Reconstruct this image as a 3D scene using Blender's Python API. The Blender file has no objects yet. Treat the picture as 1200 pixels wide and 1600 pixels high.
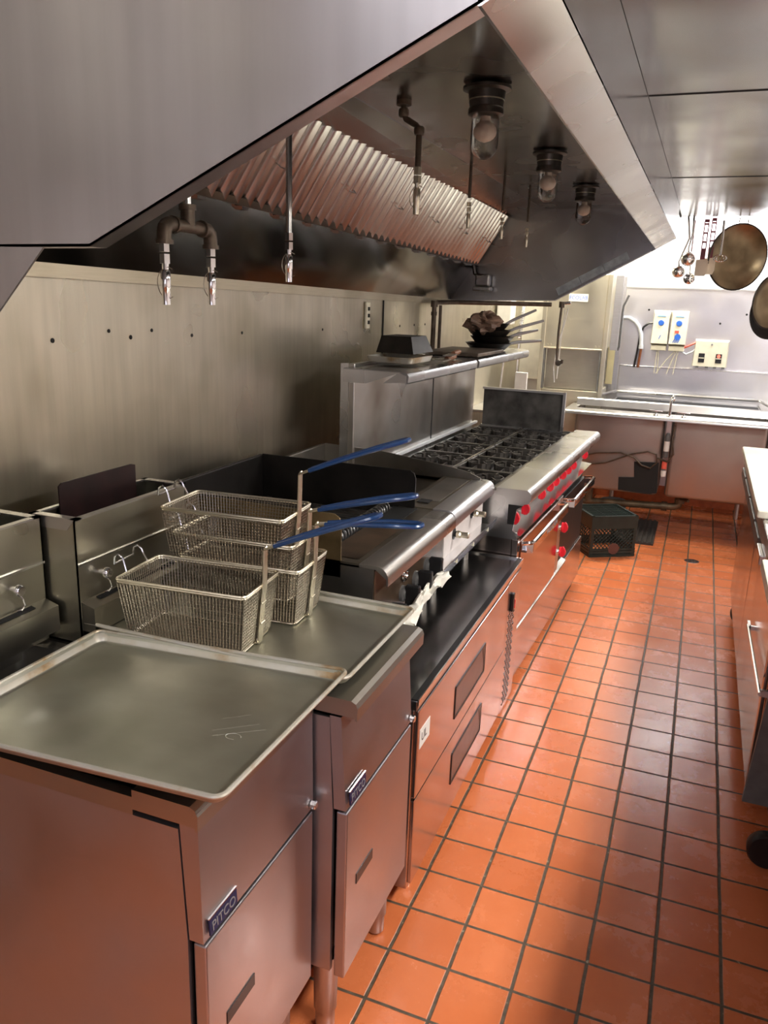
import bpy, bmesh, math, random
from mathutils import Vector, Matrix
random.seed(7)
SC = bpy.context.scene
COL = SC.collection
PI = math.pi

# ---------------------------------------------------------------- materials
def nt(name):
    m = bpy.data.materials.new(name); m.use_nodes = True
    t = m.node_tree; b = t.nodes['Principled BSDF']
    return m, t, b
def N(t, typ, **k):
    n = t.nodes.new(typ)
    for a, v in k.items():
        if a.startswith('i_'):
            key = a[2:]
            n.inputs[int(key) if key.isdigit() else key].default_value = v
        else: setattr(n, a, v)
    return n
def L(t, a, b): t.links.new(a, b)
def ramp(t, fac, stops):
    r = N(t, 'ShaderNodeValToRGB'); L(t, fac, r.inputs[0])
    e = r.color_ramp.elements
    while len(e) < len(stops): e.new(0.5)
    for i, (p, c) in enumerate(stops):
        e[i].position = p; e[i].color = (*c, 1) if len(c) == 3 else c
    return r
def plain(name, col, rough=.5, metal=0, noise=.0, scale=20, bump=0, coat=0, trans=0):
    m, t, b = nt(name)
    b.inputs['Roughness'].default_value = rough; b.inputs['Metallic'].default_value = metal
    b.inputs['Coat Weight'].default_value = coat
    b.inputs['Transmission Weight'].default_value = trans
    tc = N(t, 'ShaderNodeTexCoord'); n = N(t, 'ShaderNodeTexNoise', i_Scale=scale, i_Detail=4.0)
    L(t, tc.outputs['Object'], n.inputs['Vector'])
    lo = tuple(max(0, c*(1-noise)) for c in col); hi = tuple(min(1, c*(1+noise)) for c in col)
    r = ramp(t, n.outputs['Fac'], [(.3, lo), (.7, hi)]); L(t, r.outputs[0], b.inputs['Base Color'])
    if bump:
        bp = N(t, 'ShaderNodeBump', i_Strength=bump, i_Distance=.002); L(t, n.outputs['Fac'], bp.inputs['Height']); L(t, bp.outputs[0], b.inputs['Normal'])
    return m
def steel(name, col=(.55, .54, .52), rough=.3, var=.1, grime=(.2, .15, .09), gamt=.25, stretch=(3, 3, 60), wav=.0, dent=.0, aniso=0.0):
    """brushed stainless steel with smears, grime blotches and slight waviness"""
    m, t, b = nt(name)
    b.inputs['Metallic'].default_value = 1
    b.inputs['Anisotropic'].default_value = aniso
    tc = N(t, 'ShaderNodeTexCoord'); mp = N(t, 'ShaderNodeMapping'); mp.inputs['Scale'].default_value = stretch
    L(t, tc.outputs['Object'], mp.inputs[0])
    n1 = N(t, 'ShaderNodeTexNoise', i_Scale=4.0, i_Detail=5.0); L(t, mp.outputs[0], n1.inputs['Vector'])
    n2 = N(t, 'ShaderNodeTexNoise', i_Scale=4.0, i_Detail=2.0, i_Roughness=.45); L(t, tc.outputs['Object'], n2.inputs['Vector'])
    base = ramp(t, n1.outputs['Fac'], [(.3, tuple(c*(1-var*.5) for c in col)), (.7, tuple(min(1, c*(1+var*.5)) for c in col))])
    gr = ramp(t, n2.outputs['Fac'], [(.45, (0, 0, 0)), (.8, (gamt, gamt, gamt))])
    mx = N(t, 'ShaderNodeMixRGB'); L(t, gr.outputs[0], mx.inputs[0]); L(t, base.outputs[0], mx.inputs[1]); mx.inputs[2].default_value = (*grime, 1)
    L(t, mx.outputs[0], b.inputs['Base Color'])
    mr = N(t, 'ShaderNodeMapRange'); mr.inputs['From Min'].default_value = .3; mr.inputs['From Max'].default_value = .75
    mr.inputs['To Min'].default_value = rough*.8; mr.inputs['To Max'].default_value = min(1, rough*1.35)
    L(t, n2.outputs['Fac'], mr.inputs[0]); L(t, mr.outputs[0], b.inputs['Roughness'])
    if wav or dent:
        n3 = N(t, 'ShaderNodeTexNoise', i_Scale=2.2, i_Detail=1.0); L(t, tc.outputs['Object'], n3.inputs['Vector'])
        bp = N(t, 'ShaderNodeBump', i_Strength=1.0, i_Distance=.02*max(wav, dent)); L(t, n3.outputs['Fac'], bp.inputs['Height']); L(t, bp.outputs[0], b.inputs['Normal'])
    return m
def glass(name):
    m, t, b = nt(name)
    b.inputs['Transmission Weight'].default_value = 1; b.inputs['Roughness'].default_value = .03
    b.inputs['IOR'].default_value = 1.2; b.inputs['Base Color'].default_value = (.93, .95, .93, 1)
    return m
def emit(name, col, s):
    m, t, b = nt(name)
    b.inputs['Base Color'].default_value = (*col, 1)
    b.inputs['Emission Color'].default_value = (*col, 1); b.inputs['Emission Strength'].default_value = s
    return m

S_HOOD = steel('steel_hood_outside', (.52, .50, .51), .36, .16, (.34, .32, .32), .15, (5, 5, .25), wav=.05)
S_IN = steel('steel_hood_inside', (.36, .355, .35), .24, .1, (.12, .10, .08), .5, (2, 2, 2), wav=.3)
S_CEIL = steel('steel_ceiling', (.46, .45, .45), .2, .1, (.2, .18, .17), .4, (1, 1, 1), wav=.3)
S_WALL = steel('steel_wall_panel', (.50, .46, .37), .32, .16, (.24, .20, .13), .55, (2, 9, .7), wav=.16)
S_BACK = steel('steel_back_wall', (.72, .71, .74), .36, .1, (.5, .46, .36), .3, (1, 1, 1), wav=.1)
S_FRY = steel('steel_fryer', (.52, .50, .53), .37, .08, (.36, .34, .35), .3, (2, 2, 2), wav=.04)
S_RISER = steel('steel_riser', (.50, .48, .41), .3, .12, (.26, .22, .13), .5, (2, 2, 2), wav=.04)
S_FRYTOP = steel('steel_fryer_top', (.52, .50, .46), .3, .1, (.26, .22, .15), .45, (2, 2, 2))
S_FRIDGE = steel('steel_fridge_front', (.60, .52, .49), .2, .06, (.4, .3, .26), .3, (1, 1, 1), wav=.03)
S_FTOP = steel('steel_fridge_top', (.42, .42, .43), .2, .2, (.15, .15, .16), .6, (1, 1, 1), wav=.05)
S_RANGE = steel('steel_range', (.66, .66, .66), .27, .08, (.4, .34, .25), .3, (2, 2, 2), wav=.02)
S_RBACK = steel('steel_backguard', (.58, .56, .52), .32, .12, (.16, .10, .05), .85, (1, 1, 1), wav=.06)
S_GRID = steel('steel_griddle', (.46, .44, .40), .33, .2, (.10, .07, .04), .75, (3, 3, 3))
S_GREASE = plain('greasy_brown_steel', (.10, .065, .04), .38, .6, .5, 9, .3)
S_SINK = steel('steel_sink', (.58, .57, .56), .33, .08, (.4, .36, .3), .2, (1, 1, 1), wav=.04)
S_BASIN = steel('steel_sink_basin', (.42, .39, .37), .5, .08, (.3, .22, .16), .35, (1, 1, 1), wav=.05)
S_DW = steel('steel_dishwasher', (.74, .70, .58), .4, .06, (.5, .43, .3), .4, (1, 1, 1), wav=.03)
S_BRIGHT = steel('steel_bright', (.82, .82, .82), .16, .04, (.6, .6, .6), .1, (1, 1, 1))
S_FILTER = steel('steel_filter', (.56, .56, .55), .2, .1, (.35, .25, .17), .25, (1, 1, 1))
S_PAN = steel('aluminium_sheet_pan', (.58, .59, .52), .4, .22, (.30, .29, .20), .85, (1.5, 2.5, 2))
def burnt_rim():
    m, t, b = nt('aluminium_pan_rim'); b.inputs['Metallic'].default_value = .6; b.inputs['Roughness'].default_value = .42
    tc = N(t, 'ShaderNodeTexCoord'); n = N(t, 'ShaderNodeTexNoise', i_Scale=7.0, i_Detail=5.0, i_Roughness=.6); L(t, tc.outputs['Object'], n.inputs['Vector'])
    r = ramp(t, n.outputs['Fac'], [(.3, (.66, .66, .63)), (.52, (.60, .57, .48)), (.62, (.42, .30, .17)), (.72, (.10, .05, .03))]); L(t, r.outputs[0], b.inputs['Base Color'])
    return m
S_PANRIM = burnt_rim()
S_WIRE = steel('basket_wire', (.40, .36, .30), .36, .12, (.25, .16, .09), .4, (2, 2, 2))
S_WIREB = steel('basket_frame', (.76, .70, .56), .34, .12, (.4, .25, .12), .5, (2, 2, 2))
M_CAST = plain('cast_iron', (.13, .12, .11), .36, .75, .4, 30, .4)
M_BLACK = plain('black_plastic', (.012, .012, .013), .32, 0, .2, 30)
M_SOOT = plain('sooty_black_steel', (.016, .014, .013), .42, .4, .5, 8, .3)
M_SOOTP = plain('sooty_splash_plate', (.055, .052, .048), .5, .3, .9, 9, .3)
M_DARK = plain('dark_gap', (.006, .006, .006), .7)
M_PIPE = plain('dark_iron_pipe', (.10, .075, .055), .5, .6, .35, 30, .4)
M_CHROME = plain('chrome', (.85, .85, .86), .08, 1, .03)
M_BLUE = plain('blue_grip', (.010, .045, .15), .28, 0, .2, 10, 0, .3)
M_RED = plain('red_knob', (.72, .012, .03), .3, 0, .1, 10, 0, .4)
M_CREAM = plain('cream_plastic', (.74, .70, .55), .4, 0, .06)
M_WHITEP = plain('white_plastic', (.82, .82, .78), .4, 0, .04)
M_WHITEW = plain('white_painted_wall', (.80, .80, .80), .5, 0, .05, 3)
M_BOARD = plain('cutting_board', (.68, .66, .56), .45, 0, .12, 6, .1)
M_DKRED = plain('dark_red_handle', (.13, .008, .012), .35, 0, .3)
M_DKPLATE = plain('dark_red_plate', (.016, .004, .004), .45, .3, .5)
M_CRATE = plain('dark_green_crate', (.011, .020, .017), .42, 0, .35, 14, .2)
M_MAT = plain('black_rubber_mat', (.035, .030, .028), .55, 0, .3)
M_RUBB = plain('grey_rubber', (.12, .12, .12), .5, 0, .2)
M_WOOD = plain('brown_wood', (.22, .085, .035), .45, 0, .4, 12)
M_BROWN = plain('brown_scorched_foil', (.19, .12, .085), .55, .2, .5, 10, .5)
M_PANIN = plain('seasoned_pan', (.22, .17, .10), .3, .9, .5, 5, .2)
M_PANOUT = plain('black_pan', (.02, .017, .014), .4, .5, .4)
M_GREYT = plain('grey_tape', (.34, .37, .38), .45, .5, .25, 25, .3)
M_BULB = plain('unlit_bulb', (.62, .50, .42), .35)
M_GLASS = glass('clear_glass')
M_CLOTH = plain('white_crumpled_cloth', (.80, .78, .70), .6, 0, .15, 12, .6)
M_COPPER = plain('copper_pipe', (.45, .17, .08), .35, .8, .2)
M_HOSE = plain('grey_hose', (.62, .64, .66), .4, 0, .1)
M_BLUEP = plain('blue_print', (.03, .15, .62), .4)
M_LTBLUE = plain('light_blue_print', (.25, .50, .72), .4)
M_REDP = plain('red_print', (.75, .12, .08), .4)
M_REDL = emit('red_pilot_light', (1, .12, .08), 1.6)
M_BRASS = plain('worn_brass', (.75, .70, .55), .3, .9, .15)
M_NAVY = plain('navy_badge', (.015, .022, .08), .3, .3)
M_GREYL = plain('grey_lettering', (.30, .30, .31), .4, .4)
M_RDRAIN = plain('drain_pipe', (.14, .10, .06), .45, .5, .5, 14, .3)
M_STICK = plain('white_sticker', (.82, .80, .76), .5)

def floor_mat():
    m, t, b = nt('quarry_tile_floor')
    S = .157; X0 = -3.4929*S
    g = N(t, 'ShaderNodeNewGeometry'); sp = N(t, 'ShaderNodeSeparateXYZ'); L(t, g.outputs['Position'], sp.inputs[0])
    def mth(op, a, b2=None, c=None):
        n = N(t, 'ShaderNodeMath', operation=op)
        for i, v in enumerate((a, b2, c)):
            if v is None: continue
            if isinstance(v, (int, float)): n.inputs[i].default_value = v
            else: L(t, v, n.inputs[i])
        return n.outputs[0]
    u = mth('DIVIDE', mth('SUBTRACT', sp.outputs[0], X0), S); v = mth('DIVIDE', mth('SUBTRACT', sp.outputs[1], 12.9533*S), S)
    nz = N(t, 'ShaderNodeTexNoise', i_Scale=9.0, i_Detail=3.0); L(t, g.outputs['Position'], nz.inputs['Vector'])
    wob = mth('MULTIPLY', mth('SUBTRACT', nz.outputs['Fac'], .5), .03)
    def edge(a):   # distance to nearest integer
        a = mth('ADD', a, wob)
        return mth('SUBTRACT', .5, mth('ABSOLUTE', mth('SUBTRACT', mth('FRACT', a), .5)))
    d = mth('MINIMUM', mth('MULTIPLY', edge(u), .92), edge(v))
    mr = N(t, 'ShaderNodeMapRange', interpolation_type='SMOOTHSTEP'); mr.inputs['From Min'].default_value = .016; mr.inputs['From Max'].default_value = .034
    L(t, d, mr.inputs[0]); tile = mr.outputs[0]
    cv = N(t, 'ShaderNodeCombineXYZ'); L(t, mth('FLOOR', u), cv.inputs[0]); L(t, mth('FLOOR', v), cv.inputs[1])
    wn = N(t, 'ShaderNodeTexWhiteNoise'); L(t, cv.outputs[0], wn.inputs['Vector'])
    tcol = ramp(t, wn.outputs['Value'], [(0, (.56, .152, .052)), (.5, (.62, .180, .066)), (1, (.66, .20, .078))])
    n2 = N(t, 'ShaderNodeTexNoise', i_Scale=5.0, i_Detail=6.0, i_Roughness=.7); L(t, g.outputs['Position'], n2.inputs['Vector'])
    sc = N(t, 'ShaderNodeMixRGB', blend_type='MULTIPLY'); sc.inputs[0].default_value = .35
    r2 = ramp(t, n2.outputs['Fac'], [(.35, (.75, .66, .6)), (.7, (1, 1, 1))]); L(t, tcol.outputs[0], sc.inputs[1]); L(t, r2.outputs[0], sc.inputs[2])
    n3 = N(t, 'ShaderNodeTexNoise', i_Scale=60.0, i_Detail=2.0); L(t, g.outputs['Position'], n3.inputs['Vector'])
    gc = ramp(t, n3.outputs['Fac'], [(.3, (.045, .030, .016)), (.66, (.10, .075, .045)), (.76, (.42, .36, .24))])
    mx = N(t, 'ShaderNodeMixRGB'); L(t, tile, mx.inputs[0]); L(t, gc.outputs[0], mx.inputs[1]); L(t, sc.outputs[0], mx.inputs[2])
    L(t, mx.outputs[0], b.inputs['Base Color'])
    rr = N(t, 'ShaderNodeMapRange'); rr.inputs['From Min'].default_value = .3; rr.inputs['From Max'].default_value = .7; rr.inputs['To Min'].default_value = .17; rr.inputs['To Max'].default_value = .34
    L(t, n2.outputs['Fac'], rr.inputs[0])
    rm = N(t, 'ShaderNodeMixRGB'); L(t, tile, rm.inputs[0]); rm.inputs[1].default_value = (.6, .6, .6, 1); L(t, rr.outputs[0], rm.inputs[2]); L(t, rm.outputs[0], b.inputs['Roughness'])
    # brush-stroke film on the trodden tiles, grout recess
    h = mth('ADD', mth('MULTIPLY', tile, 1.0), mth('MULTIPLY', n3.outputs['Fac'], .10))
    bp = N(t, 'ShaderNodeBump', i_Strength=.55, i_Distance=.003); L(t, h, bp.inputs['Height']); L(t, bp.outputs[0], b.inputs['Normal'])
    b.inputs['Specular IOR Level'].default_value = .6
    return m
M_FLOOR = floor_mat()

# ---------------------------------------------------------------- mesh tools
class MB:
    def __init__(s): s.bm = bmesh.new()
    def box(s, x0, x1, y0, y1, z0, z1, bev=0, rot=None):
        r = bmesh.ops.create_cube(s.bm, size=1)
        vs = r['verts']
        for v in vs: v.co = Vector(((x0+x1)/2 + v.co.x*(x1-x0), (y0+y1)/2 + v.co.y*(y1-y0), (z0+z1)/2 + v.co.z*(z1-z0)))
        if bev:
            es = list({e for v in vs for e in v.link_edges})
            r2 = bmesh.ops.bevel(s.bm, geom=es, offset=bev, segments=2, affect='EDGES', profile=.5)
            vs = list({v for f in r2['faces'] for v in f.verts} | {v for v in vs if v.is_valid})
        if rot is not None:
            c = Vector(((x0+x1)/2, (y0+y1)/2, (z0+z1)/2))
            for v in vs: v.co = c + rot @ (v.co-c)
        return s
    def hexa(s, p):    # 8 points: bottom 4 loop, top 4 loop
        v = [s.bm.verts.new(q) for q in p]
        for f in ((0, 3, 2, 1), (4, 5, 6, 7), (0, 1, 5, 4), (1, 2, 6, 5), (2, 3, 7, 6), (3, 0, 4, 7)): s.bm.faces.new([v[i] for i in f])
        return s
    def slab(s, pts, d):  # polygon extruded by vector d
        d = Vector(d); a = [s.bm.verts.new(Vector(p)) for p in pts]; b = [s.bm.verts.new(Vector(p)+d) for p in pts]
        n = len(pts)
        s.bm.faces.new(a[::-1]); s.bm.faces.new(b)
        for i in range(n): s.bm.faces.new((a[i], a[(i+1) % n], b[(i+1) % n], b[i]))
        return s
    def prof(s, pts, y0, y1):   # closed (x,z) profile along y
        return s.slab([(x, y0, z) for x, z in pts], (0, y1-y0, 0))
    def profx(s, pts, x0, x1):  # closed (y,z) profile along x
        return s.slab([(x0, y, z) for y, z in pts], (x1-x0, 0, 0))
    def tube(s, pts, r, n=8, cap=True, closed=False):
        pts = [Vector(p) for p in pts]; m = len(pts)
        rs = r if isinstance(r, (list, tuple)) else [r]*m
        rings = []; up = None
        for i, p in enumerate(pts):
            if closed: tg = pts[(i+1) % m]-pts[i-1]
            else: tg = (pts[min(i+1, m-1)]-pts[max(i-1, 0)])
            if tg.length < 1e-9: tg = Vector((0, 0, 1))
            tg.normalize()
            if up is None:
                a = Vector((0, 0, 1)) if abs(tg.z) < .9 else Vector((1, 0, 0)); up = tg.cross(a).normalized()
            else:
                up = up - tg*up.dot(tg)
                if up.length < 1e-6: up = tg.orthogonal()
                up.normalize()
            w = tg.cross(up)
            rings.append([s.bm.verts.new(p + (up*math.cos(2*PI*k/n)+w*math.sin(2*PI*k/n))*rs[i]) for k in range(n)])
        for i in range(m if closed else m-1):
            a, b = rings[i], rings[(i+1) % m]
            for k in range(n): s.bm.faces.new((a[k], a[(k+1) % n], b[(k+1) % n], b[k]))
        if cap and not closed:
            s.bm.faces.new(rings[0][::-1]); s.bm.faces.new(rings[-1])
        return s
    def lathe(s, c, prof, n=24, ax='z', ang=0):   # profile (r, h) about axis through c
        c = Vector(c); rings = []
        for r, h in prof:
            ring = []
            for k in range(n):
                a = 2*PI*k/n+ang; ca, sa = math.cos(a)*r, math.sin(a)*r
                o = {'z': (ca, sa, h), 'x': (h, ca, sa), 'y': (ca, h, sa)}[ax]
                ring.append(s.bm.verts.new(c+Vector(o)))
            rings.append(ring)
        for a, b in zip(rings, rings[1:]):
            for k in range(n): s.bm.faces.new((a[k], a[(k+1) % n], b[(k+1) % n], b[k]))
        s.bm.faces.new(rings[0][::-1]); s.bm.faces.new(rings[-1])
        return s
    def rrect(s, prof, cx, cy, seg=5, close_bottom=True):   # (w,h,r,z) loops skinned
        rings = []
        for w, h, r, z in prof:
            ring = []
            for qx, qy, a0 in ((1, 1, 0), (-1, 1, 90), (-1, -1, 180), (1, -1, 270)):
                for k in range(seg+1):
                    a = math.radians(a0+90*k/seg)
                    ring.append(s.bm.verts.new((cx+qx*(w/2-r)+r*math.cos(a), cy+qy*(h/2-r)+r*math.sin(a), z)))
            rings.append(ring)
        n = len(rings[0])
        for a, b in zip(rings, rings[1:]):
            for k in range(n): s.bm.faces.new((a[k], a[(k+1) % n], b[(k+1) % n], b[k]))
        if close_bottom: s.bm.faces.new(rings[-1])
        return s
    def xf(s, M):
        for v in s.bm.verts: v.co = M @ v.co
        return s
    def build(s, name, mat, parent=None, smooth=False, solid=0):
        bmesh.ops.recalc_face_normals(s.bm, faces=s.bm.faces)
        me = bpy.data.meshes.new(name); s.bm.to_mesh(me); s.bm.free()
        me.materials.append(mat)
        if smooth:
            for p in me.polygons: p.use_smooth = True
        o = bpy.data.objects.new(name, me); COL.objects.link(o)
        if parent: o.parent = parent
        if solid:
            md = o.modifiers.new('thickness', 'SOLIDIFY'); md.thickness = solid; md.offset = 0; md.use_rim = not smooth
        if smooth:
            try:
                me.set_sharp_from_angle(angle=math.radians(40))
            except Exception: pass
        return o
def thing(name, label, cat, loc=(0, 0, 0), rz=0, group=None):
    o = bpy.data.objects.new(name, None); COL.objects.link(o); o.empty_display_size = .1
    o.location = loc; o.rotation_euler = (0, 0, rz); o['label'] = label; o['category'] = cat
    if group: o['group'] = group
    return o
def tag(o, label, cat, group=None):
    o['label'] = label; o['category'] = cat
    if group: o['group'] = group
    return o
def struct(o): o['kind'] = 'structure'; return o
def dup(root, loc, rz, label, group=None):
    r = root.copy(); COL.objects.link(r); r.location = loc; r.rotation_euler = (0, 0, rz); r['label'] = label
    if group: r['group'] = group
    for ch in list(root.children):
        c = ch.copy(); COL.objects.link(c); c.parent = r
        for g in list(ch.children):
            d = g.copy(); COL.objects.link(d); d.parent = c
    return r
def text(name, body, size, mat, parent, M, ext=.0004):
    cu = bpy.data.curves.new(name, 'FONT'); cu.body = body; cu.size = size; cu.extrude = ext; cu.align_x = 'CENTER'; cu.align_y = 'CENTER'
    cu.materials.append(mat)
    tmp = bpy.data.objects.new(name+'_tmp', cu); COL.objects.link(tmp)
    bpy.context.view_layer.update()
    me = bpy.data.meshes.new_from_object(tmp.evaluated_get(bpy.context.evaluated_depsgraph_get()))
    bpy.data.objects.remove(tmp)
    me.transform(M); o = bpy.data.objects.new(name, me); COL.objects.link(o); o.parent = parent
    return o
# orientation for text on a face looking towards +X (reads along +Y) and towards -Y (reads along +X)
FX = Matrix(((0, 0, 1, 0), (1, 0, 0, 0), (0, 1, 0, 0), (0, 0, 0, 1)))
FY = Matrix(((1, 0, 0, 0), (0, 0, -1, 0), (0, 1, 0, 0), (0, 0, 0, 1)))
def T(x, y, z): return Matrix.Translation((x, y, z))
def arc(c, r, a0, a1, n, plane='xz'):
    out = []
    for i in range(n+1):
        a = math.radians(a0+(a1-a0)*i/n); u, v = r*math.cos(a), r*math.sin(a)
        out.append({'xz': (c[0]+u, c[1], c[2]+v), 'yz': (c[0], c[1]+u, c[2]+v), 'xy': (c[0]+u, c[1]+v, c[2])}[plane])
    return out

# ---------------------------------------------------------------- camera
cd = bpy.data.cameras.new('camera'); cam = bpy.data.objects.new('camera', cd); COL.objects.link(cam); SC.camera = cam
cd.sensor_fit = 'HORIZONTAL'; cd.sensor_width = 36; cd.lens = 36*1243.94/1200; cd.clip_start = .02
pitch, yaw, roll = -.2653331, -.367495, .0335612
f = Vector((math.sin(yaw)*math.cos(pitch), math.cos(yaw)*math.cos(pitch), math.sin(pitch)))
r_ = f.cross(Vector((0, 0, 1))).normalized(); u_ = r_.cross(f)
c_, s_ = math.cos(roll), math.sin(roll)
R_, U_ = c_*r_+s_*u_, -s_*r_+c_*u_
MX = Matrix((R_, U_, -f)).transposed().to_4x4(); MX.translation = Vector((0, 0, 1.5966)); cam.matrix_world = MX

# ---------------------------------------------------------------- room
XW, YB, XR, YN = -1.45, 6.9, 2.3, -2.4
struct(MB().box(XW-.1, XR+.1, YN-.1, YB+.1, -.05, 0).build('floor', M_FLOOR))
struct(MB().box(XW-.1, XW, YN, YB, 0, 2.75).build('wall_left', S_WALL))
struct(MB().box(XW, XR, YB, YB+.1, 0, 2.75).build('wall_back', M_WHITEW))
struct(MB().box(XR, XR+.1, YN, YB, 0, 2.75).build('wall_right', M_WHITEW))
w = MB(); w.box(XW, -.9, YN-.1, YN, 0, 2.75); w.box(1.5, XR, YN-.1, YN, 0, 2.75); w.box(-.9, 1.5, YN-.1, YN, 0, .9); w.box(-.9, 1.5, YN-.1, YN, 2.2, 2.75)
struct(w.build('wall_near', M_WHITEW))
struct(MB().box(-.9, 1.5, YN-.08, YN-.06, .9, 2.2).build('fill_window_1', emit('fill_light_pane', (.84, .84, 1.0), 1.1)))  # added glowing window with frame, unseen behind the camera, as fill light
w = MB()
for a in (-.9, .28, 1.45): w.box(a, a+.05, YN-.06, YN+.02, .9, 2.2)
w.box(-.9, 1.5, YN-.06, YN+.02, .9, .95); w.box(-.9, 1.5, YN-.06, YN+.02, 2.15, 2.2)
struct(w.build('trim_1', M_WHITEP))
# high white ceiling over the dish area, low stainless ceiling over the aisle
struct(MB().box(XW-.1, XR+.1, 5.24, YB+.1, 2.62, 2.8).build('ceiling', M_WHITEW))
w = MB().box(-.213, XR, YN, 5.24, 2.1, 2.13); w.box(-.213, XR, 5.22, 5.24, 2.1, 2.75)
w.box(XW, -.213, 4.75, 5.24, 2.1, 2.13); w.box(XW, -.213, 5.22, 5.24, 2.1, 2.75)
w.box(-.217, -.213, YN, .95, 2.1, 2.75)
struct(w.build('ceiling', S_CEIL))
struct(MB().box(XW-.1, -.213, YN-.1, .95, 2.75, 2.8).build('ceiling', M_WHITEW))
w = MB()
for y in (2.28, 3.69): w.box(-.205, XR, y-.0022, y+.0022, 2.098, 2.1)
w.box(-.2215, -.2135, YN, 5.24, 2.0935, 2.1)
struct(w.build('trim_2', M_DARK))
# cove base of quarry tile
struct(MB().box(XW, XR, YB-.012, YB, 0, .14).build('baseboard_back', plain('cove_tile', (.50, .13, .045), .4, 0, .2)))
# stainless panels on the back wall with a seam
w = MB().box(-.70, XR, YB-.006, YB, .14, 1.722)
for x in (.9,): w.box(x, x+.01, YB-.009, YB-.006, .14, 1.722)
struct(w.build('trim_3', S_BACK))
struct(MB().box(-.70, XR, YB-.012, YB-.006, 1.716, 1.728).build('trim_4', S_SINK))

# ---------------------------------------------------------------- wall details
def rivet_holes():
    for i, (y, z, r) in enumerate(((1.52, 1.467, .006), (1.72, 1.484, .005), (1.806, 1.465, .006), (1.898, 1.481, .005), (2.091, 1.461, .005), (2.379, 1.46, .005), (3.0, 1.455, .005), (3.9, 1.45, .006), (4.12, 1.45, .006), (4.3, 1.45, .006))):
        tag(MB().lathe((XW, y, z), [(r, -.001), (r, .0015), (r*.6, .0022)], 12, 'x').build('screw', M_DARK), 'small dark screw in the stainless wall panel above the fryers and griddle', 'screw', 'screws in the left wall panel')
rivet_holes()
ot = thing('wall_outlet', 'small cream outlet plate on the stainless wall above the griddle', 'outlet', (XW, 3.455, 1.506))
MB().box(0, .012, -.022, .022, -.06, .06, .004).build('plate', M_CREAM, ot)
w = MB()
for z in (-.03, 0, .03): w.box(.012, .016, -.008, .008, z-.008, z+.008)
w.build('socket', M_DARK, ot)
struct(MB().box(XW, XW+.004, 3.66, 3.668, .9, 1.6).build('trim_5', M_DARK))

# ---------------------------------------------------------------- exhaust hood
hood = thing('exhaust_hood', 'large stainless steel exhaust hood over the cooking line', 'hood', (0, 0, 0))
YA, YZ = .95, 4.72
ZL = 1.945
# near end panel
P = [(XW, 1.642), (-.826, 1.650), (-.270, 1.909), (-.207, ZL), (-.207, 2.748), (XW, 2.748)]
MB().slab([(x, YA, z) for x, z in P], (0, .004, 0)).build('end_panel', S_HOOD, hood)
w = MB()
def flange(w, a, b, y, sgn, wd=.035, t=.004):
    (x0, z0), (x1, z1) = a, b
    w.hexa([(x0, y, z0), (x1, y, z1), (x1, y+sgn*wd, z1), (x0, y+sgn*wd, z0), (x0, y, z0+t), (x1, y, z1+t), (x1, y+sgn*wd, z1+t), (x0, y+sgn*wd, z0+t)])
flange(w, P[0], P[1], YA, 1); flange(w, P[1], P[2], YA, 1); w.build('end_flange', S_HOOD, hood)
# far end panel
Q = [(XW, 1.580), (-.815, 1.599), (-.325, 1.870), (-.207, 1.940), (-.207, 2.098), (XW, 2.098)]
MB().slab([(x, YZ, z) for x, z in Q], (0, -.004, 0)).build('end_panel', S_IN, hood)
w = MB(); flange(w, Q[0], Q[1], YZ, -1, .03); flange(w, Q[1], Q[2], YZ, -1, .03); w.build('end_flange', S_HOOD, hood)
# front fascia and slanted drip lip
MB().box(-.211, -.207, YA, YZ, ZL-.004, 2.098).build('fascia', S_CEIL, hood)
w = MB()
w.hexa([(-.207, YA, ZL-.004), (-.272, YA, 1.905), (-.300, YZ, 1.885), (-.207, YZ, ZL-.006),
        (-.207, YA, ZL), (-.272, YA, 1.909), (-.300, YZ, 1.889), (-.207, YZ, ZL)])
w.hexa([(-.300, YZ-.004, 1.885), (-.272, YA, 1.905), (-.276, YA, 1.905), (-.304, YZ-.004, 1.885), (-.300, YZ-.004, 1.945), (-.272, YA, 1.955), (-.276, YA, 1.955), (-.304, YZ-.004, 1.945)])
w.build('front_lip', steel('steel_lip', (.62, .60, .60), .26, .1, (.3, .26, .24), .2, (1, 1, 1), wav=.35), hood)
# inside ceiling, slanted baffle
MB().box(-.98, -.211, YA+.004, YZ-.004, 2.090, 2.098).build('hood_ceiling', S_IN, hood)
def fz(y): return 2.055+.0187*(YZ-y)     # filter top height
def gz(y): return 1.795+.0187*(YZ-y)     # filter bottom height
def fz(y): return min(2.086, 2.055+.0187*(YZ-y))
w = MB(); a, b = YA+.004, YZ-.004
w.hexa([(-.92, a, 2.089), (-.92, b, 2.089), (-1.125, b, fz(b)), (-1.125, a, fz(a)), (-.92, a, 2.092), (-.92, b, 2.092), (-1.13, b, fz(b)+.003), (-1.13, a, fz(a)+.003)])
w.build('upper_baffle', steel('steel_baffle', (.50, .49, .48), .25, .1, (.2, .17, .14), .4, (1, 1, 1), wav=.3), hood)
w = MB()
w.hexa([(XW+.012, a, 1.652), (XW+.012, b, 1.585), (-1.29, b, gz(b)), (-1.29, a, gz(a)), (XW+.008, a, 1.655), (XW+.008, b, 1.588), (-1.295, b, gz(b)+.003), (-1.295, a, gz(a)+.003)])
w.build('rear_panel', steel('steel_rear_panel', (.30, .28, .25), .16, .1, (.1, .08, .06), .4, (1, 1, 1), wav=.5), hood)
w = MB()
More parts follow.
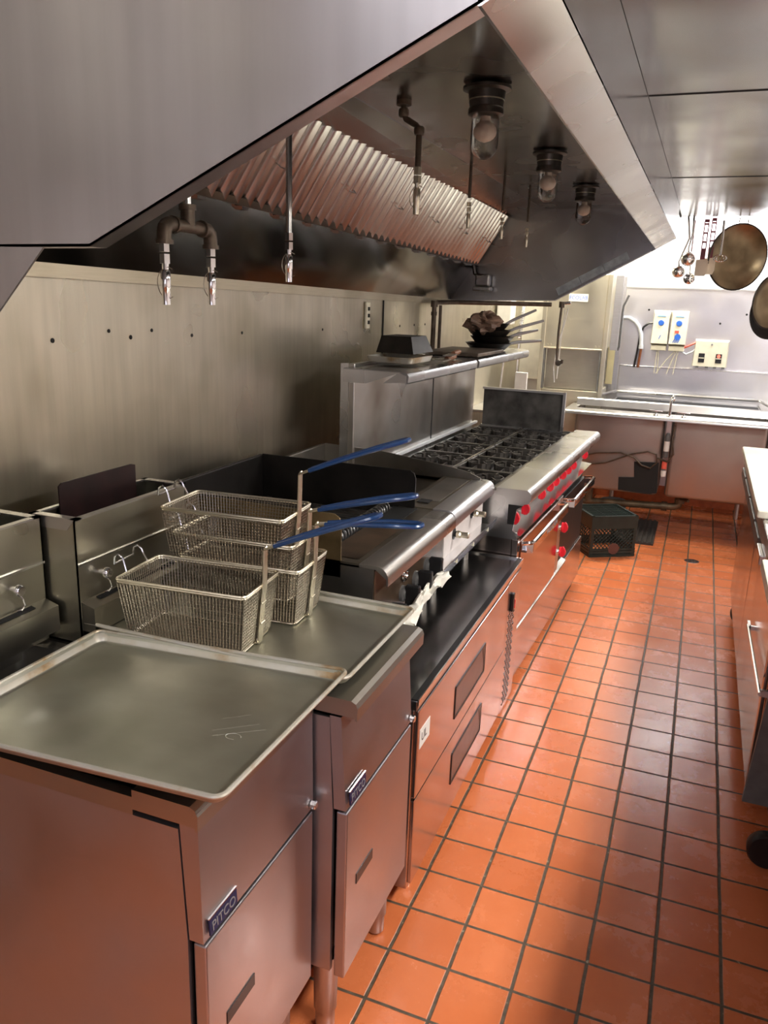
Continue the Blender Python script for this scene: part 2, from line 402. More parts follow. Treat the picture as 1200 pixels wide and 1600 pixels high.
w.hexa([(XW+.001, a, 1.622), (XW+.001, b, 1.556), (XW+.014, b, 1.556), (XW+.014, a, 1.622), (XW+.001, a, 1.655), (XW+.001, b, 1.590), (XW+.014, b, 1.590), (XW+.014, a, 1.655)])
w.build('wall_rail', steel('steel_rail', (.50, .45, .34), .35, .1, (.2, .16, .1), .4), hood)
w = MB()
w.hexa([(-1.315, a, gz(a)-.006), (-1.315, b, gz(b)-.006), (-1.27, b, gz(b)-.014), (-1.27, a, gz(a)-.014), (-1.315, a, gz(a)), (-1.315, b, gz(b)), (-1.27, b, gz(b)+.006), (-1.27, a, gz(a)+.006)])
w.build('grease_gutter', S_GREASE, hood)
# clips under the gutter
for i in range(13):
    y = 1.9+i*.22; MB().box(-1.30, -1.275, y-.018, y+.018, gz(y)-.022, gz(y)-.012).build('gutter_clip', S_FILTER, hood)
# filters: corrugated baffle panels
NF = 7; y0f = 1.45; wf = (YZ-.01-y0f)/NF
for i in range(NF):
    ya, yb = y0f+i*wf+.004, y0f+(i+1)*wf-.004
    w = MB(); nb = 7; pts = []
    for k in range(nb):
        c0 = ya+(yb-ya)*k/nb; s = (yb-ya)/nb
        pts += [(c0, -.022), (c0+s*.06, -.002), (c0+s*.16, .015), (c0+s*.34, .022), (c0+s*.52, .015), (c0+s*.62, -.002), (c0+s*.68, -.022), (c0+s*.84, -.026)]
    pts.append((yb, -.022))
    vb, vt = [], []
    for y, h in pts:
        zb, zt = gz(y), fz(y); dx, dz = .165, (zt-zb); ln = math.hypot(dx, dz); nx, nz_ = dz/ln, -dx/ln
        vb.append(w.bm.verts.new((-1.29+nx*h, y, zb+nz_*h))); vt.append(w.bm.verts.new((-1.125+nx*h, y, zt+nz_*h)))
    for k in range(len(pts)-1): w.bm.faces.new((vb[k], vb[k+1], vt[k+1], vt[k]))
    fo = w.build('filter_panel', S_FILTER, hood, smooth=True, solid=.002)
    w = MB(); ym = (ya+yb)/2
    for q in (.5,):
        yy = ya+(yb-ya)*q; zc = gz(yy)+(fz(yy)-gz(yy))*.42; xc = -1.29+.165*.42+.05
        w.tube([(xc, yy-.035, zc), (xc+.012, yy-.03, zc-.012), (xc+.012, yy+.03, zc-.012), (xc, yy+.035, zc)], .0022, 5)
    w.build('filter_handle', M_CHROME, fo)
# dark housing behind the filters
MB().slab([(-1.42, a, 1.70), (-1.37, a, 1.84), (-1.21, a, 2.088), (-1.42, a, 2.088)], (0, b-a, 0)).build('plenum', M_DARK, hood)
# grease cup
w = MB(); w.box(-1.285, -1.18, YZ-.085, YZ-.012, 1.640, 1.665, .006); w.box(-1.275, -1.19, YZ-.075, YZ-.02, 1.665, 1.735, .01); w.tube([(-1.30, YZ-.04, 1.80), (-1.285, YZ-.04, 1.735), (-1.26, YZ-.04, 1.72)], .012, 8)
w.build('grease_cup', S_IN, hood)
# side splash plate under the near end of the hood
MB().slab([(XW+.001, YA-.006, 1.30), (-1.26, YA-.006, 1.30), (-.905, YA-.006, 1.648), (XW+.001, YA-.006, 1.648)], (0, .004, 0)).build('side_splash', S_HOOD, hood)
# grey tape along slanted far edge
w = MB(); A = Vector((-.80, YZ-.007, 1.628)); Bv = Vector((-.43, YZ-.007, 1.832)); d = (Bv-A); nrm = Vector((-d.z, 0, d.x)).normalized()*.042
for k in range(3):
    p, q = A+d*(k/3+.003), A+d*((k+1)/3-.003)
    w.slab([p, q, q+nrm, p+nrm], (0, .0015, 0))
w.build('tape_strip', M_GREYT, hood)

# hood lamps
def lamp(x, y, label):
    t = thing('jar_lamp', label, 'lamp', (x, y, 2.09), 0, None)
    MB().lathe((0, 0, 0), [(.030, 0), (.030, -.004), (.058, -.006), (.058, -.012), (.045, -.016), (.040, -.050), (.043, -.054), (.043, -.066), (.034, -.070)], 28).build('lamp_base', plain('dull_lamp_metal', (.12, .11, .10), .38, .85, .3), t, True)
    MB().lathe((0, 0, -.030), [(.0425, .006), (.0425, -.006)], 28).build('clamp_band', M_BRASS, t, True)
    w = MB(); pr = [(.033, -.066), (.034, -.13)]
    pr += [(.034*math.cos(math.radians(a)), -.13-.036*math.sin(math.radians(a))) for a in (15, 35, 55, 75, 88)]
    w.lathe((0, 0, 0), pr, 28).build('glass_jar', M_GLASS, t, True)
    w = MB(); pr = [(.010, -.07), (.011, -.080)] + [(max(.001, .0235*math.sin(math.radians(a))), -.103+.0245*math.cos(math.radians(a))) for a in (30, 50, 70, 90, 110, 130, 150, 175)]
    w.lathe((0, 0, 0), pr, 20).build('bulb', M_BULB, t, True)
    return t
l1 = lamp(-.557, 2.04, 'nearest of the three glass jar lamps under the hood')
dup(l1, (-.567, 2.93, 2.09), 0, 'middle one of the three glass jar lamps under the hood')
dup(l1, (-.563, 3.78, 2.09), 0, 'farthest of the three glass jar lamps under the hood')

# fire suppression pipes
def nozzle(w1, w2, w3, x, y, z, s=1.0):
    """chrome hex fittings w1, dark tip w2, wire ring w3; z is the bottom tip"""
    w1.lathe((x, y, z+.100*s), [(.011*s, 0), (.011*s, .018*s)], 6); w1.lathe((x, y, z+.078*s), [(.011*s, 0), (.011*s, .018*s)], 6); w1.lathe((x, y, z+.066*s), [(.006*s, 0), (.007*s, .014*s)], 12)
    w2.lathe((x, y, z), [(.008*s, 0), (.0085*s, .03*s), (.0095*s, .032*s), (.0095*s, .062*s), (.006*s, .067*s)], 16)
    w3.tube([(x+.004+.024*s*math.cos(a), y, z+.042*s+.030*s*math.sin(a)) for a in [math.radians(60+i*20) for i in range(13)]], .0009, 4)
tw = thing('suppression_pipe', 'twin chrome nozzles on a black iron tee, nearest pipe drop under the hood', 'pipe', (-1.0, 1.44, 1.60))
w = MB(); w.tube([(0, 0, .145), (0, 0, .486)], .0085, 10); w.build('pipe', S_FILTER, tw, True)
w = MB(); dy = .08
w.tube([(0, 0, .160), (0, 0, .118)], .0145, 12); w.tube([(0, -dy+.012, .118), (0, dy-.012, .118)], .0125, 12)
for sg in (-1, 1):
    w.tube([(0, sg*(dy-.03), .118), (0, sg*(dy-.012), .117), (0, sg*(dy-.002), .110), (0, sg*dy, .098), (0, sg*dy, .082)], .0145, 12)
    w.tube([(0, sg*(dy-.034), .118), (0, sg*(dy-.028), .118)], .0175, 12); w.tube([(0, sg*dy, .088), (0, sg*dy, .080)], .0175, 12)
w.tube([(0, 0, .150), (0, 0, .160)], .0175, 12); w.build('tee_fitting', M_PIPE, tw, True)
for sg in (-1, 1):
    w1, w2, w3 = MB(), MB(), MB(); nozzle(w1, w2, w3, 0, sg*dy, -.035+.0)
    n = w1.build('nozzle', M_CHROME, tw); w2.build('nozzle_tip', M_CHROME, n, True); w3.build('wire_ring', S_WIRE, n)
def drop_pipe(x, y, zt, zb, label, dark=True, elbow=False, r=.008, nscale=1.0, off=0):
    t = thing('suppression_pipe', label, 'pipe', (x, y, zb))
    mp = M_PIPE if dark else S_FILTER
    w = MB(); top = zt-zb
    if elbow:
        w.tube([(-.045, 0, top), (-.045, 0, top-.03), (-.038, 0, top-.045), (-.008, 0, top-.062), (0, 0, top-.075), (0, 0, .11)], r, 10)
        w.tube([(-.045, 0, top), (-.045, 0, top-.012)], .020, 12)
        for p in ((-.045, 0, top-.03), (0, 0, top-.075)): w.lathe(p, [(.012, -.010), (.014, -.006), (.014, .006), (.012, .010)], 12)
    else:
        w.tube([(0, 0, .11), (0, 0, top)], r, 10)
    w.build('pipe', mp, t, True)
    w1, w2, w3 = MB(), MB(), MB(); nozzle(w1, w2, w3, 0, 0, 0, nscale)
    m2 = M_CHROME if not dark else M_BRASS
    n = w1.build('nozzle', m2, t); w2.build('nozzle_tip', m2, n, True); w3.build('wire_ring', S_WIRE, n)
drop_pipe(-1.0, 1.87, 2.088, 1.622, 'single grey pipe with a chrome nozzle hanging before the filters, right of the twin nozzles', False)
drop_pipe(-.761, 2.14, 2.09, 1.809, 'black cranked pipe with brass nozzle beside the nearest jar lamp', True, True)
drop_pipe(-.905, 3.15, 2.09, 1.858, 'thin dark pipe drop seen just below the nearest jar lamp', True, False, .006, .8)
drop_pipe(-.825, 3.37, 2.09, 1.835, 'thin dark pipe drop midway between the nearest and middle jar lamps', True, False, .0055, .7)
drop_pipe(-.816, 3.82, 2.09, 1.832, 'thin dark pipe drop just left of the middle jar lamp, farthest one', True, False, .0055, .7)

# ---------------------------------------------------------------- fryers
def fryer(y0, y1, xf, label, badge=True, cx=.019):
    t = thing('deep_fryer', label, 'fryer', (xf, y0, 0))
    W = y1-y0
    D = XW+.12-xf            # back x (local, negative)
    # cabinet body: side sheets, back and floor
    w = MB()
    for ya in (0, W-.012): w.slab([(-.03, ya, .20), (-.03, ya, .60), (-.040, ya, .802), (D, ya, .802), (D, ya, .20)], (0, .012, 0))
    w.box(D, D+.01, .012, W-.012, .2, .8); w.box(D, -.05, .012, W-.012, .2, .21)
    w.build('cabinet', S_FRY, t)
    MB().box(D+.02, -.045, .02, W-.02, .215, .78).build('inner_shell', M_DARK, t)
    # front side stile visible next to the door
    w = MB(); zt_ = .806 if badge == 2 else .838; xt_ = -.016 if badge == 2 else -.006
    w.slab([(-.028, .002, .600), (-.002, .002, .600), (xt_, .002, zt_), (-.040, .002, zt_)], (0, W-.004, 0))
    w.build('front_panel', S_FRY, t)
    dr = MB().box(-.024, 0, .006, W-.006, .185, .592, .003).build('door', S_FRY, t)
    w = MB(); w.box(-.004, .0015, .060, .150, .385, .410); w.build('door_pull', M_BLACK, dr)
    # rounded cap on top of the front
    w = MB(); prof = [(cx-.12, .812), (cx-.006, .812), (cx-.006, .806), (cx-.001, .806), (cx, .832), (cx-.004, .842), (cx-.014, .847), (cx-.12, .847)]
    w.prof(prof, 0, W).build('front_cap', S_FRYTOP, t)
    w = MB()
    for ya in (0, W-.02): w.box(D, cx-.12, ya, ya+.02, .802, .834)
    w.box(D, D+.03, 0, W, .802, .834); w.build('top_rail', S_FRYTOP, t)
    # tank with raised rim
    w = MB()
    w.rrect([(-D-.19-.06, W-.05, .02, .836), (-D-.19-.10, W-.09, .02, .840), (-D-.19-.11, W-.10, .02, .70)], (D-.19)/2-.03, W/2)
    w.build('tank', S_FRYTOP, t, True, .002)
    w = MB()
    for (px, py) in ((-.06, .045), (-.06, W-.045), (D+.06, .045), (D+.06, W-.045)):
        w = MB(); w.lathe((px, py, 0), [(.016, 0), (.022, .006), (.022, .05), (.026, .055), (.028, .20)], 20); w.build('leg', S_FRY, t, True)
    # badge with its lettering on the sloping front panel
    ang = math.atan2(.014, .2)
    Rm = T(.0005, .055+.0, .620) @ Matrix.Rotation(-ang, 4, 'Y')
    b = MB().box(-.001, .0018, -.040, .040, -.013, .017).xf(Rm).build('badge', M_NAVY, t)
    MB().box(-.0012, .0024, -.041, .041, .0165, .0185).xf(Rm).build('badge_edge', M_CHROME, b)
    text('badge_lettering', 'PITCO', .024, M_GREYL, b, Rm @ T(.0022, 0, -.001) @ FX)
    c = MB().lathe((-.001, W-.012, .612), [(.009, 0), (.009, .010), (.007, .012)], 12, 'x').build('door_catch', S_BRIGHT, t)
    # flue riser with hanger knob, hook and chute
    rx = -.62+ -.0
    rx0, rx1 = -.78, -.655
    if badge == 2: rx0, rx1 = -.76, -.638
    w = MB()
    w.box(rx1-.003, rx1, 0, W, .84, 1.12)
    w.box(rx0, rx0+.003, 0, W, .84, 1.12)
    for ya in (0, W-.003): w.box(rx0, rx1, ya, ya+.003, .84, 1.12)
    rs = w.build('flue_riser', S_RISER, t)
    w = MB(); w.box(rx0, rx1+.002, 0, .02, 1.117, 1.121); w.box(rx0, rx1+.002, W-.02, W, 1.117, 1.121); w.box(rx1-.012, rx1+.002, 0, W, 1.117, 1.121); w.box(rx0, rx0+.012, 0, W, 1.117, 1.121)
    w.slab([(rx0+.01, -.001, 1.12), (rx1, -.001, 1.12), (rx1-.02, -.001, 1.095), (rx0+.03, -.001, 1.095)], (0, .003, 0))
    w.build('riser_rim', S_SINK, rs)
    MB().box(rx0+.01, rx1-.01, .01, W-.01, .95, 1.06).build('flue_opening', M_DARK, rs)
    w = MB(); w.box(rx1, rx1+.004, .002, W-.002, 1.016, 1.021); w.build('hanger_strip', S_BRIGHT, rs)
    for yy in (.07,) if badge == 2 else (W-.09,):
        k = MB().lathe((rx1, yy, .985), [(.006, 0), (.006, .014), (.012, .015), (.0125, .022), (.010, .026)], 20, 'x').build('knob', M_CHROME, rs, True)
        MB().tube([(rx1+.006, yy+.006, .975), (rx1+.016, yy+.010, .962), (rx1+.018, yy+.012, .948), (rx1+.012, yy+.008, .938), (rx1+.006, yy+.002, .937)], .0018, 6).build('hook', M_CHROME, k)
    w = MB(); w.slab([(rx1, .004, .935), (rx1+.035, .004, .925), (rx1+.035, .004, .868), (rx1, .004, .868)], (0, W-.008, 0)); ch = w.build('chute_box', S_RISER, rs)
    MB().hexa([(rx1+.006, .045, .934), (rx1+.017, .045, .931), (rx1+.017, W-.05, .931), (rx1+.006, W-.05, .934), (rx1+.006, .045, .9352), (rx1+.017, .045, .9322), (rx1+.017, W-.05, .9322), (rx1+.006, W-.05, .9352)]).build('chute_slot', M_DARK, ch)
    return t
f1 = fryer(.865, 1.255, -.612, 'nearest stainless deep fryer, its top covered by the front sheet pan', 1, -.004)
f2 = fryer(1.262, 1.655, -.545, 'second stainless deep fryer, pushed slightly forward, under the wire baskets', 2)
# dark plate standing in the second fryer's flue
tag(MB().slab([(-1.29, 1.335, 1.065), (-1.29, 1.595, 1.065), (-1.29, 1.595, 1.168), (-1.29, 1.58, 1.172), (-1.29, 1.345, 1.172), (-1.29, 1.335, 1.165)], (.004, 0, 0)).build('flue_plate', M_DKPLATE),
    'dark reddish metal plate standing in the rear flue of the second fryer', 'plate')

# ---------------------------------------------------------------- sheet pans
def sheet_pan(cx, cy, z, wx, wy, dep, label, tilt=0.0):
    t = thing('sheet_pan', label, 'sheet pan', (cx, cy, z)); t.rotation_euler = (0, tilt, 0)
    w = MB(); r = .022
    w.rrect([(wx-.010, wy-.010, r, 0), (wx-.014, wy-.014, r, -.002), (wx-.030, wy-.030, r*.8, -dep+.004), (wx-.038, wy-.038, r*.7, -dep+.0005), (wx-.05, wy-.05, r*.6, -dep)], 0, 0)
    w.build('pan_body', S_PAN, t, True, .0018)
    w = MB(); pts = []
    for qx, qy, a0 in ((1, 1, 0), (-1, 1, 90), (-1, -1, 180), (1, -1, 270)):
        for k in range(6):
            a = math.radians(a0+90*k/5); pts.append((qx*(wx/2-r)+(r-.004)*math.cos(a), qy*(wy/2-r)+(r-.004)*math.sin(a), 0))
    w.tube(pts, .0042, 8, closed=True); w.build('rolled_rim', S_PANRIM, t, True)
    # baked-on inner walls
    w = MB(); w.rrect([(wx-.0115, wy-.0115, r, -.0005), (wx-.0155, wy-.0155, r, -.002), (wx-.032, wy-.032, r*.8, -dep+.005)], 0, 0, 5, False)
    w.build('inner_wall', S_PANRIM, t, True)
    return t
def scratches(t):
    sm = steel('scratch_bright', (.80, .80, .76), .35, .05, (.6, .6, .5), .1)
    for (x, y, dx, dy) in ((.155, -.03, .065, .045), (.165, -.045, .075, .048), (.15, .01, .04, .03)):
        MB().tube([(x, y, -.0213), (x+dx, y+dy, -.0213)], .00035, 4).build('scratch_mark', sm, t)
    MB().tube([(.20+.014*math.cos(a), -.035+.009*math.sin(a), -.0213) for a in [PI*i/8 for i in range(14)]], .0005, 4).build('scratch_mark', sm, t)
scratches(sheet_pan(-.848, 1.052, .890, .60, .448, .022, 'near sheet pan covering the first fryer, scratched and stained at the corners', -.05))
sheet_pan(-.875, 1.466, .887, .65, .40, .022, 'farther sheet pan lying on the second fryer under the wire baskets', 0)

# ---------------------------------------------------------------- fryer baskets
def basket(loc, rz, label, nested=True, gripang=0, sh=.088):
    Lx, Wy, H = .296, .168, .132
    t = thing('fryer_basket', label, 'basket', loc, rz)
    tp = .015   # taper
    def P(u, v, h):  # u,v in -1..1; h 0..1
        k = (1-h)*tp
        return (u*(Lx/2-k), v*(Wy/2-k), h*H)
    w = MB(); r = .0010; nx, ny, nz = 38, 22, 17
    for i in range(nx+1):
        u = -1+2*i/nx
        w.tube([P(u, -1, 1), P(u, -1, .04), P(u, -.95, 0), P(u, .95, 0), P(u, 1, .04), P(u, 1, 1)], r, 3, False)
    for i in range(ny+1):
        v = -1+2*i/ny
        w.tube([P(-1, v, 1), P(-1, v, .04), P(-.97, v, 0), P(.97, v, 0), P(1, v, .04), P(1, v, 1)], r, 3, False)
    for i in range(nz):
        h = .03+.95*i/nz
        w.tube([P(-1, -1, h), P(1, -1, h), P(1, 1, h), P(-1, 1, h)], r, 3, closed=True)
    w.build('wire_mesh', S_WIRE, t)
    def loop(h, rr, e=.002):
        pts = []
        a, b = Lx/2+e-(1-h)*tp, Wy/2+e-(1-h)*tp; q = .012
        for sx, sy, a0 in ((1, 1, 0), (-1, 1, 90), (-1, -1, 180), (1, -1, 270)):
            for k in range(4):
                an = math.radians(a0+30*k); pts.append((sx*(a-q)+q*math.cos(an), sy*(b-q)+q*math.sin(an), h*H))
        return MB().tube(pts, rr, 6, closed=True)
    w = loop(1, .0030); w2 = loop(.965, .0022)
    w.build('rim', S_WIREB, t, True); w2.build('lower_rim', S_WIREB, t, True)
    loop(.0, .0020, 0).build('base_frame', S_WIREB, t, True)
    # rear hooks
    w = MB()
    x = -Lx/2
    for s in (-1, 1):
        w.tube([(x-.001, s*.040, H-.02), (x-.004, s*.040, H+.004), (x-.010, s*.037, H+.018), (x-.014, s*.036, H+.030), (x-.024, s*.036, H+.037), (x-.034, s*.036, H+.030), (x-.036, s*.036, H+.014)], .0022, 6)
    w.tube([(x-.036, -.036, H+.014), (x-.036, .036, H+.014)], .0022, 6)
    w.build('hanging_hook', S_BRIGHT, t, True)
    # flat front strap that rises to the handle
    w = MB(); x = Lx/2
    for s in (-1, 0, 1):
        w.tube([(x-.020, s*.0060, -.002), (x-.006, s*.0060, .0), (x-.004, s*.0060, .03), (x+.006, s*.0060, H), (x+.008, s*.0055, H+sh)], .0030, 6)
    w.tube([(x+.008, -.0055, H+sh), (x+.010, 0, H+sh+.006), (x+.008, .0055, H+sh)], .0030, 6)
    for h in (.35, .7): w.tube([(x-.002+.008*h, -.010, H*h), (x-.002+.008*h, .010, H*h)], .0018, 5)
    w.build('handle_strap', S_WIREB, t, True)
    w = MB(); zt = H+sh+.002; ca = math.tan(gripang)
    def G(d, s): return (x+.010+d, s, zt+ca*d+.004*math.sin(d*12))
    w.tube([G(0, -.006), G(.03, -.008), G(.06, -.012)], .0030, 6); w.tube([G(0, .006), G(.03, .008), G(.06, .012)], .0030, 6)
    w.build('handle_wire', S_WIREB, t, True)
    w = MB(); E1 = .245
    w.tube([G(.022, -.009), G(.08, -.015), G(.17, -.020), G(E1-.015, -.017), G(E1-.003, -.010), G(E1, 0), G(E1-.003, .010), G(E1-.015, .017), G(.17, .020), G(.08, .015), G(.022, .009)], .0052, 8)
    w.build('blue_grip', M_BLUE, t, True)['label'] = 'dark blue plastic-coated grip'
    return t
ZP = .8685
basket((-.948, 1.366, ZP+.002), .09, 'single wire fry basket nearest the camera with a blue grip', gripang=.38, sh=.078)
basket((-.920, 1.552, ZP+.002), .07, 'bottom wire fry basket of the stack of three', gripang=.10)
basket((-.935, 1.548, ZP+.058), .07, 'middle wire fry basket of the stack of three', gripang=.24, sh=.062)
basket((-.955, 1.536, ZP+.118), .09, 'topmost wire fry basket of the stack of three', gripang=.37)

# ---------------------------------------------------------------- refrigerated base
fb = thing('refrigerated_base', 'low stainless refrigerated drawer base under the charbroiler and griddle', 'refrigerator', (-.552, 1.70, 0))
FW = 1.23
w = MB(); w.box(-.80, -.004, 0, FW, .07, .60, .002); w.build('cabinet', S_FRIDGE, fb)
w = MB(); w.box(-.80, .004, 0, FW, .600, .628, .003); w.build('worktop', S_FTOP, fb)
MB().box(-.0135, .0046, .002, FW-.002, .622, .630).build('front_gasket', M_BLACK, fb)
MB().box(.0046, .0075, 0, FW, .616, .632).build('bright_edge', S_BRIGHT, fb)
MB().box(-.80, -.0, FW-.010, FW, .628, .634).build('raised_edge', S_BRIGHT, fb)
for z0, z1, zc in ((.345, .596, .450), (.085, .337, .230)):
    dr = MB().box(-.004, .006, .008, 1.005, z0, z1, .002).build('drawer', S_FRIDGE, fb)
    w = MB(); w.box(.0055, .0085, .35, .69, zc-.052, zc-.046); w.box(.0055, .0085, .35, .69, zc+.046, zc+.053); w.box(.0055, .0085, .347, .353, zc-.052, zc+.05); w.box(.0055, .0085, .687, .692, zc-.052, zc+.05)
    h = w.build('drawer_handle', M_BLACK, dr)
    w = MB(); w.hexa([(.0062, .353, zc-.046), (.0062, .687, zc-.046), (.0066, .687, zc+.046), (.0066, .353, zc+.046), (.0066, .353, zc-.046), (.0066, .687, zc-.046), (.0072, .687, zc+.046), (.0072, .353, zc+.046)])
    w.build('handle_pocket', plain('pocket_grey%d' % int(z0*100), (.16, .12, .11), .3, .7, .1), h)
    MB().slab([(.0074, .652, zc+.046), (.0074, .687, zc+.046), (.0074, .687, zc-.03)], (.0006, 0, 0)).build('painted_pocket_shadow', M_BLACK, h)  # shadow in the handle pocket, set in as a black triangle
MB().box(.006, .0066, 0.0, 1.005, .339, .343).build('drawer_seam', S_BRIGHT, fb)
g = MB().box(-.004, .005, 1.013, FW-.004, .07, .598, .002).build('compressor_panel', S_FRIDGE, fb)
w = MB()
for i in range(30):
    for j in range(4):
        z = .10+i*.0130; y = 1.045+j*.026+(.013 if i % 2 else 0); w.box(.005, .0062, y-.008, y+.008, z-.003, z+.003)
w.build('vent_louvres', M_BLACK, g)
sw = MB().box(.005, .016, 1.060, 1.085, .475, .545, .003).build('power_switch', M_BLACK, g)
MB().box(.012, .0175, 1.085, 1.094, .482, .515).build('switch_rocker', M_RED, sw)
MB().box(.006, .0068, .025, .105, .480, .535).build('sticker', M_STICK, fb)
text('sticker_lettering', 'UL', .036, M_BLACK, fb, T(.007, .058, .507) @ FX)
for yy in (.10, FW-.1):
    for xx in (-.045, -.74):
        MB().lathe((xx, yy, 0), [(.018, 0), (.018, .012), (.022, .016), (.022, .07)], 16).build('leg', S_FRIDGE, fb, True)

# ---------------------------------------------------------------- charbroiler and griddle
S_BULL = steel('steel_bullnose', (.56, .54, .51), .3, .1, (.2, .16, .1), .4, (2, 2, 2))
S_DECK = steel('greasy_deck', (.26, .23, .18), .42, .3, (.06, .04, .02), .9, (6, 6, 6))
def bull(w, y0, y1, top=.934):
    pr = [(-.075, top-.003), (-.055, top-.002), (-.028, top-.002)] + [(-.028+.034*math.sin(math.radians(a)), top-.034+.032*math.cos(math.radians(a))) for a in (15, 35, 55, 75, 90)] + [(.006, top-.052), (.002, top-.052), (.001, top-.034), (-.03, top-.012), (-.075, top-.012)]
    w.prof(pr, y0, y1); return w
cb = thing('charbroiler', 'greasy countertop charbroiler with black knobs, left of the griddle', 'charbroiler', (-.675, 1.785, 0))
CW = .60
w = MB(); w.box(-.72, -.035, 0, .004, .70, .925); w.box(-.72, -.035, CW-.004, CW, .70, .925); w.box(-.72, -.71, 0, CW, .70, .925); w.build('side_panel', S_GRID, cb)
MB().box(-.039, -.033, .004, CW-.004, .715, .915).build('control_panel', S_GREASE, cb)
bull(MB(), -.002, CW, .934).build('front_ledge', S_BULL, cb, True)
MB().box(-.19, -.074, 0, CW, .920, .931).build('front_deck', S_DECK, cb)
w = MB(); w.box(-.72, -.18, .004, CW-.004, .70, .885); w.build('firebox', M_SOOT, cb)
w = MB()
for i in range(22):
    y = .03+i*.025; w.box(-.66, -.27, y, y+.010, .896, .910)
w.box(-.67, -.655, .02, CW-.02, .890, .910); w.box(-.275, -.262, .02, CW-.02, .890, .910)
w.build('grill_grate', M_CAST, cb)
w = MB(); w.box(-.715, -.700, 0, CW, .89, 1.052, .004); sb = w.build('rear_splash', M_SOOT, cb)
def sidepl(y, mat, x1=-.128, name='side_splash'):
    pts = [(-.70, y, .885), (x1, y, .885), (x1, y, 1.030), (x1-.006, y, 1.045), (x1-.020, y, 1.054), (-.70, y, 1.054)]
    return MB().slab(pts, (0, .004, 0)).build(name, mat, cb)
sidepl(.0, plain('bronzed_splash', (.28, .20, .10), .38, .8, .6, 7)); sidepl(CW-.006, M_SOOT, -.135)
# coiled trough spring
pts = []
for i in range(26*10+1):
    a = 2*PI*i/10; pts.append((-.216+.017*math.cos(a), .03+.52*i/260, .936+.017*math.sin(a)))
MB().tube(pts, .0042, 6).build('coil_spring', plain('spring_steel', (.12, .12, .12), .35, .8, .3), cb, True)
MB().box(-.205, -.120, .36, CW-.02, .9322, .9335).build('trough_opening', M_DARK, cb)
MB().box(-.190, -.090, .03, .33, .9325, .9330).build('grease_stain_plate', S_GREASE, cb)
for yy, z in ((.10, .770), (.215, .783), (.325, .792), (.425, .802)):
    k = MB().lathe((-.034, yy, z), [(.024, 0), (.023, .010), (.017, .013), (.015, .016)], 24, 'x').build('control_knob', plain('dark_grey_knob%d' % int(yy*1000), (.10, .10, .10), .35), cb, True)
    w = MB(); w.box(-.020, .022, yy-.009, yy+.009, z-.030, z+.030, .004); w.build('knob_grip', M_BLACK, k)
w = MB()
for a in range(0, 360, 90):
    pass
w.tube([(-.029+.0, .225+.018*math.cos(math.radians(a)), .838+.018*math.sin(math.radians(a))) for a in range(0, 360, 24)], .004, 6, closed=True)
w.lathe((-.033, .225, .838), [(.012, 0), (.012, .003)], 16, 'x'); w.build('badge_ring', M_CHROME, cb, True)
for yy in (.05, CW-.05):
    for xx in (-.08, -.66): MB().lathe((xx, yy, .628), [(.016, 0), (.018, .072)], 14).build('leg', S_GRID, cb, True)

gd = thing('griddle', 'flat-top griddle with silver knobs between the charbroiler and the range', 'griddle', (-.675, 2.387, 0))
GW = .50
w = MB(); w.box(-.72, -.035, 0, .004, .70, .925); w.box(-.72, -.035, GW-.004, GW, .70, .925); w.box(-.72, -.71, 0, GW, .70, .925); w.build('side_panel', S_GRID, gd)
MB().box(-.039, -.032, .004, GW-.004, .715, .915).build('control_panel', plain('brushed_pale_panel', (.78, .72, .70), .45, .3, .05), gd)
w = bull(MB(), 0, GW+.01, .937); w.build('front_ledge', steel('steel_ledge_bright', (.66, .66, .67), .28, .05, (.4, .38, .35), .2), gd, True)
MB().box(-.19, -.074, 0, GW, .920, .9335).build('front_deck', S_DECK, gd)
MB().box(-.172, -.085, .10, GW-.03, .9335, .9345).build('drip_plate', S_GRID, gd)
MB().box(-.705, -.19, .006, GW-.006, .86, .914).build('griddle_plate', plain('seasoned_griddle_plate', (.07, .055, .04), .3, .8, .5, 6), gd)
MB().box(-.19, -.178, .01, GW-.006, .912, .931).build('plate_edge', S_GRID, gd)
MB().box(-.150, -.110, .06, .105, .9345, .9365).build('drain_slot', M_DARK, gd)
w = MB(); w.box(-.715, -.700, 0, GW, .89, 1.012, .004); w.build('rear_splash', S_GRID, gd)
w = MB(); pts = [(-.70, 0, .885), (-.045, 0, .885), (-.048, 0, .940), (-.09, 0, .957), (-.16, 0, .970), (-.28, 0, .985), (-.45, 0, 1.004), (-.70, 0, 1.012)]
w.slab([(x, GW-.004, z) for x, y, z in pts], (0, .005, 0)); w.build('side_splash', S_GRID, gd)
for yy, z in ((.115, .825), (.335, .845)):
    k = MB().lathe((-.033, yy, z), [(.020, 0), (.020, .003), (.010, .004), (.010, .012)], 20, 'x').build('control_knob', M_BLACK, gd, True)
    w = MB(); w.lathe((-.021, yy, z), [(.013, 0), (.013, .010), (.010, .016), (.011, .040), (.009, .042)], 8, 'x'); w.build('knob_stem', M_BRASS, k)
w = MB()
for yy in (.03, .24): w.lathe((-.033, yy, .865), [(.006, 0), (.006, .003)], 10, 'x')
w.build('pilot_hole', M_DARK, gd)
for yy in (.05, GW-.05):
    for xx in (-.08, -.66): MB().lathe((xx, yy, .628), [(.016, 0), (.018, .072)], 14).build('leg', S_GRID, gd, True)
